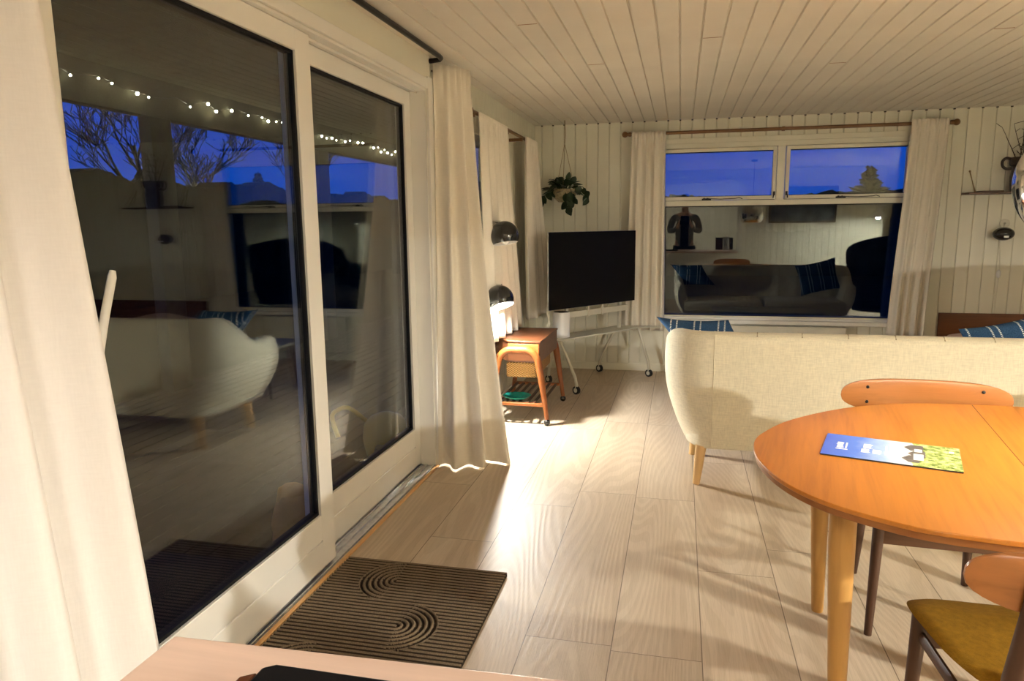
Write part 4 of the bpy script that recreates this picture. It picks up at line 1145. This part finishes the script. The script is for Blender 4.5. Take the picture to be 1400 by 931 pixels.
om = MB(); om.box(-2.35, -1.62, 1.9, 2.6, -.0595, -.045); o = om.build('outdoor_mat', 'blackmatte'); tag(o, 'dark mat on the terrace outside the sliding door', 'mat')

# bare trees, firs, hedge
def bare_tree(loc, h_, seed, label):
    rl = random.Random(seed); q = MB()
    def br(p, d, L_, r_, lev):
        pts = [p]; n = 4
        for i in range(n):
            d = (d+Vector((rl.uniform(-.18, .18), rl.uniform(-.18, .18), rl.uniform(-.02, .10)))).normalized(); pts.append(pts[-1]+d*L_/n)
        q.tube(pts, [max(.012, lerp(r_, r_*.62, i/n)) for i in range(n+1)], 5 if lev < 3 else 3, cap=False)
        if lev >= 6: return
        for k in range(3 if lev < 5 else 2):
            a = rl.uniform(0, 2*PI); s_ = rl.uniform(.45, .85)
            dd = (d+Vector((math.cos(a)*s_, math.sin(a)*s_, rl.uniform(-.1, .3)))).normalized()
            br(pts[rl.choice([2, 3, 4])], dd, L_*rl.uniform(.62, .82), r_*.52, lev+1)
    br(Vector((0, 0, 0)), Vector((0, 0, 1)), h_*.30, h_*.018, 0)
    o = q.build('bare_tree', 'bark', smooth=60); o.location = loc
    return tag(o, label, 'tree', 'bare trees beyond the terrace')
bare_tree((-15.0, 14.6, -.3), 8.0, 21, 'bare tree furthest left behind the terrace')
bare_tree((-15.5, 18.6, -.3), 8.5, 33, 'bare tree just left of the terrace post')
bare_tree((-15.0, 22.0, -.3), 7.8, 47, 'bare tree just right of the terrace post')
bare_tree((-15.0, 26.5, -.3), 8.2, 58, 'bare tree furthest right behind the terrace')
def fir(loc, h_, r_, seed, label, sp_=0):
    rl = random.Random(seed); q = MB(); q.tube([(0, 0, 0), (0, 0, h_)], [.10, .01], 6)
    z = h_*.12
    while z < h_*.98:
        R2 = r_*(1-z/h_)**.85+.05
        for k in range(11):
            a = rl.uniform(0, 2*PI); L_ = R2*rl.uniform(.6, 1.15)
            d = Vector((math.cos(a), math.sin(a), rl.uniform(-.25, .15)+sp_)).normalized(); p0 = Vector((0, 0, z+rl.uniform(-.05, .05)))
            e_ = p0+d*L_; s_ = d.cross(Vector((0, 0, 1))).normalized()
            i_ = q.av([p0-s_*L_*.05, p0+s_*L_*.05, p0+d*L_*.6+s_*L_*.24, e_, p0+d*L_*.6-s_*L_*.24-Vector((0, 0, .05)), p0+d*L_*.5+Vector((0, 0, .09))])
            q.af((i_, i_+1, i_+2, i_+3)); q.af((i_, i_+3, i_+4)); q.af((i_, i_+5, i_+3)); q.af((i_+1, i_+2, i_+5))
        z += h_*.03
    o = q.build('fir_tree', 'fir', smooth=0); o.location = loc
    return tag(o, label, 'tree')
fir((-13.6, 21.6, -.3), 3.5, 1.3, 3, 'small dark fir outside beyond the right of the sliding door')
fir((-13.4, 16.0, -.3), 3.2, 1.2, 4, 'small dark fir outside left of the terrace post')
fir((6.25, 27.2, -.3), 3.55, 1.9, 5, 'small fir seen through the upper right pane of the large window', .35)
fir((-.3, 27.2, -.3), 2.7, 1.6, 8, 'low fir seen through the upper left pane of the large window', .3)
def hedge(name, x0, x1, y0, y1, h_, seed, label):
    rl = random.Random(seed); q = MB(); nx = int(max(x1-x0, y1-y0)/.12)
    along_x = (x1-x0) > (y1-y0)
    prof = [.10*math.sin(i*.11)+.06*math.sin(i*.37+1)+rl.uniform(-.05, .05) for i in range(nx+1)]
    def fn(u, v):
        i = int(u*nx); hz = h_+prof[min(i, nx)]
        a = v*PI; z = hz*min(1, math.sin(a)*1.5); w_ = math.cos(a)
        if along_x: return (lerp(x0, x1, u), lerp(y0, y1, .5-.5*w_), z-.3)
        return (lerp(x0, x1, .5+.5*w_), lerp(y0, y1, u), z-.3)
    q.grid(fn, nx+1, 9); o = q.build(name, 'hedge', smooth=0); return tag(o, label, 'hedge')
hedge('hedge', -12.2, -11.2, -4, 34, 2.75, 1, 'long dark hedge beyond the terrace')
hedge('hedge', -10, 20, 24, 25.2, 2.5, 2, 'long dark hedge beyond the large window')

# ------------------------------------------------------------------ photographer (seen in the window reflection)
def skin_obj(name, nodes, edges, mat, parent=None, sub=2, root=0):
    me = bpy.data.meshes.new(name); me.from_pydata([n[:3] for n in nodes], edges, []); me.update()
    o = bpy.data.objects.new(name, me); col.objects.link(o)
    me.materials.append(M[mat])
    mod = o.modifiers.new('skin', 'SKIN'); mod.use_smooth_shade = True
    sk = me.skin_vertices[0].data
    for i, n in enumerate(nodes):
        r = n[3]; sk[i].radius = (r, n[4] if len(n) > 4 else r); sk[i].use_root = (i == root)
    s_ = o.modifiers.new('sub', 'SUBSURF'); s_.levels = sub; s_.render_levels = sub
    if parent: o.parent = parent
    return o
per = thing('person', 'person in a grey jacket holding up a phone, reflected in the large window', 'person', (.07, -.35, 0))
per.scale = (1.07, 1.07, 1.07)
# body: pelvis root, torso, neck, head, legs, arms, fingers in one continuous skin
N_ = [(0, 0, .93, .15, .11), (0, 0, 1.12, .135, .10), (0, 0, 1.30, .16, .11), (0, 0, 1.42, .13, .08), (0, .01, 1.49, .05, .05), (0, .03, 1.58, .075, .085), (0, .03, 1.68, .075, .09), (0, .02, 1.74, .045, .06)]
E_ = [(0, 1), (1, 2), (2, 3), (3, 4), (4, 5), (5, 6), (6, 7)]
for s_ in (-1, 1):
    b0 = len(N_); N_ += [(s_*.10, 0, .84, .09), (s_*.11, .01, .50, .058), (s_*.115, -.01, .12, .038), (s_*.12, .02, .045, .036), (s_*.13, .15, .025, .026)]
    E_ += [(0, b0), (b0, b0+1), (b0+1, b0+2), (b0+2, b0+3), (b0+3, b0+4)]
    a0 = len(N_); N_ += [(s_*.19, 0, 1.40, .055), (s_*.255, -.02, 1.15, .042), (s_*.16, .17, 1.18, .034), (s_*.108, .265, 1.265, .024, .018), (s_*.100, .290, 1.30, .026, .014)]
    E_ += [(3, a0), (a0, a0+1), (a0+1, a0+2), (a0+2, a0+3), (a0+3, a0+4)]
    for f_, (dz, ln) in enumerate(((.038, .030), (.018, .034), (-.002, .032), (-.020, .026))):
        k0 = len(N_); N_ += [(s_*.093, .303, 1.305+dz*.9, .0095), (s_*.090, .303+.010, 1.31+dz, .0085), (s_*(.090-ln*.35), .305+.008, 1.313+dz, .0075)]
        E_ += [(a0+4, k0), (k0, k0+1), (k0+1, k0+2)]
    k0 = len(N_); N_ += [(s_*.085, .285, 1.28, .010), (s_*.066, .292, 1.287, .0085)]; E_ += [(a0+4, k0), (k0, k0+1)]
skin_obj('body', N_, E_, 'skin', per)
# clothes
J_ = [(0, 0, .80, .175, .13), (0, 0, 1.0, .165, .125), (0, 0, 1.25, .18, .13), (0, 0, 1.40, .15, .10), (0, .0, 1.46, .07, .065)]
JE = [(0, 1), (1, 2), (2, 3), (3, 4)]
for s_ in (-1, 1):
    a0 = len(J_); J_ += [(s_*.20, 0, 1.395, .072), (s_*.265, -.02, 1.15, .058), (s_*.165, .165, 1.175, .046), (s_*.125, .235, 1.235, .038)]
    JE += [(3, a0), (a0, a0+1), (a0+1, a0+2), (a0+2, a0+3)]
skin_obj('jacket', J_, JE, 'jacket', per)
Tr = [(0, 0, .92, .17, .125)]; TE = []
for s_ in (-1, 1):
    a0 = len(Tr); Tr += [(s_*.10, 0, .82, .105), (s_*.112, .01, .50, .078), (s_*.116, 0, .10, .062)]; TE += [(0, a0), (a0, a0+1), (a0+1, a0+2)]
skin_obj('trousers', Tr, TE, 'darkcloth', per)
q = MB(); q.prism([(-.075, .108), (.075, .108), (.05, .135), (-.05, .135)], .82, 1.42); q.build('shirt_front', 'darkcloth', per, bevel=.012)
q = MB(); q.sphere((0, -.0, 1.705), .098, 20, 14, (.95, 1.08, 1.0)); q.build('hair', 'hair', per)
q = MB(); q.tube([(0, .112, 1.655), (0, .135, 1.625), (0, .115, 1.615)], [.008, .014, .008], 8); q.build('nose', 'skin', per)
q = MB()
for s_ in (-1, 1): q.sphere((s_*.032, .098, 1.655), .011, 10, 8)
q.build('eye', 'white_in', per)
q = MB(); q.sphere((0, .105, 1.585), .024, 12, 8, (1, .35, .3)); q.build('mouth', m_plain('lips', (.35, .12, .10, 1), .5), per)
for s_ in (-1, 1): q = MB(); q.sphere((s_*.088, .02, 1.645), .028, 12, 8, (.35, .7, 1.1)); q.build('ear', 'skin', per)
for s_ in (-1, 1):
    q = MB(); q.box(s_*.12-.045, s_*.12+.045, -.09, .19, .0, .06); q.build('shoe', 'blackmatte', per, bevel=.02, segs=3)
ph_ = thing('phone', 'dark phone held level by the reflected person', 'phone', (.055, -.018, 1.397))
q = MB(); q.prism(rr(.158, .076, .012), 0, .008); o = q.build('body', 'blackmatte', ph_, bevel=.002); o.rotation_euler = (PI/2, 0, 0)
q = MB(); q.prism(rr(.150, .070, .008), -.0006, -.0001); o = q.build('screen', m_plain('phone_screen_glass', (.01, .01, .012, 1), .1), ph_); o.rotation_euler = (PI/2, 0, 0); o.location = (0, .0, 0)

# ------------------------------------------------------------------ fill lights added at the unseen lamps
def point(name, loc, power, color, r=.04, typ='POINT', **kw):
    l = bpy.data.lights.new(name, typ); l.energy = power; l.color = color
    if typ in ('POINT', 'SPOT'): l.shadow_soft_size = r
    for k_, v_ in kw.items(): setattr(l, k_, v_)
    o = bpy.data.objects.new(name, l); col.objects.link(o); o.location = loc
    return o
def aim(o, d): o.rotation_euler = Vector(d).to_track_quat('-Z', 'Y').to_euler(); return o
# weak kitchen fill, and an added unseen spot brightening the room's near end
ar = point('kitchen_fill_light', (.35, -1.15, CZ-.11), 20, (1, .92, .84), typ='AREA', shape='DISK', size=.36)
sl_ = thing('added_spotlight', 'added spotlight behind the camera, out of frame, brightening the near curtain and door', 'lamp', (.25, .05, CZ))
q = MB(); q.lathe([(0, 0), (.05, 0), (.05, -.012), (.012, -.014), (0, -.014)], 24); q.tube([(0, 0, -.012), (0, 0, -.05)], .008, 8); q.build('base', 'white_in', sl_)
dv = Vector((-1.45, 1.25, -1.20)).normalized(); c0 = Vector((0, 0, -.075))
q = MB(); q.tube([c0-dv*.05, c0-dv*.045, c0+dv*.055], [.02, .034, .04], 20); q.build('lamp_head', 'white_in', sl_)
sp_ = point('added_spot_beam', Vector((.25, .05, CZ))+c0+dv*.07, 22, (1, .96, .94), .045, typ='SPOT', spot_size=math.radians(104), spot_blend=.7)
aim(sp_, dv)

# world: blue hour sky
w = bpy.data.worlds.new('dusk'); scn.world = w; w.use_nodes = True
t = NT(w); bg = w.node_tree.nodes['Background']
tc = t.add('ShaderNodeTexCoord'); sp = t.add('ShaderNodeSeparateXYZ'); t.link(tc.outputs['Generated'], sp.inputs[0])
cl = t.noise(tc.outputs['Generated'], 5, 4, .55)
g_ = t.ramp(sp.outputs[2], [(.0, (.003, .036, .24, 1)), (.25, (.001, .030, .30, 1)), (.9, (.001, .012, .13, 1))])
g2 = t.mix(t.ramp(cl.outputs[0], [(.45, (0, 0, 0, 1)), (.75, (.3, .3, .3, 1))]), g_, (.004, .02, .12, 1))
t.link(g2, bg.inputs[0]); bg.inputs[1].default_value = 1.0

# ------------------------------------------------------------------ view and sampling
vs = scn.view_settings
scn.display_settings.display_device = 'sRGB'
vs.view_transform = 'Standard'; vs.look = 'None'; vs.gamma = 1; vs.use_curve_mapping = False
vs.exposure = 1.15
cy_ = scn.cycles
cy_.use_denoising = True
cy_.max_bounces = 10; cy_.diffuse_bounces = 5; cy_.glossy_bounces = 5; cy_.transmission_bounces = 6; cy_.transparent_max_bounces = 24
cy_.sample_clamp_indirect = 6; cy_.caustics_reflective = False; cy_.caustics_refractive = False
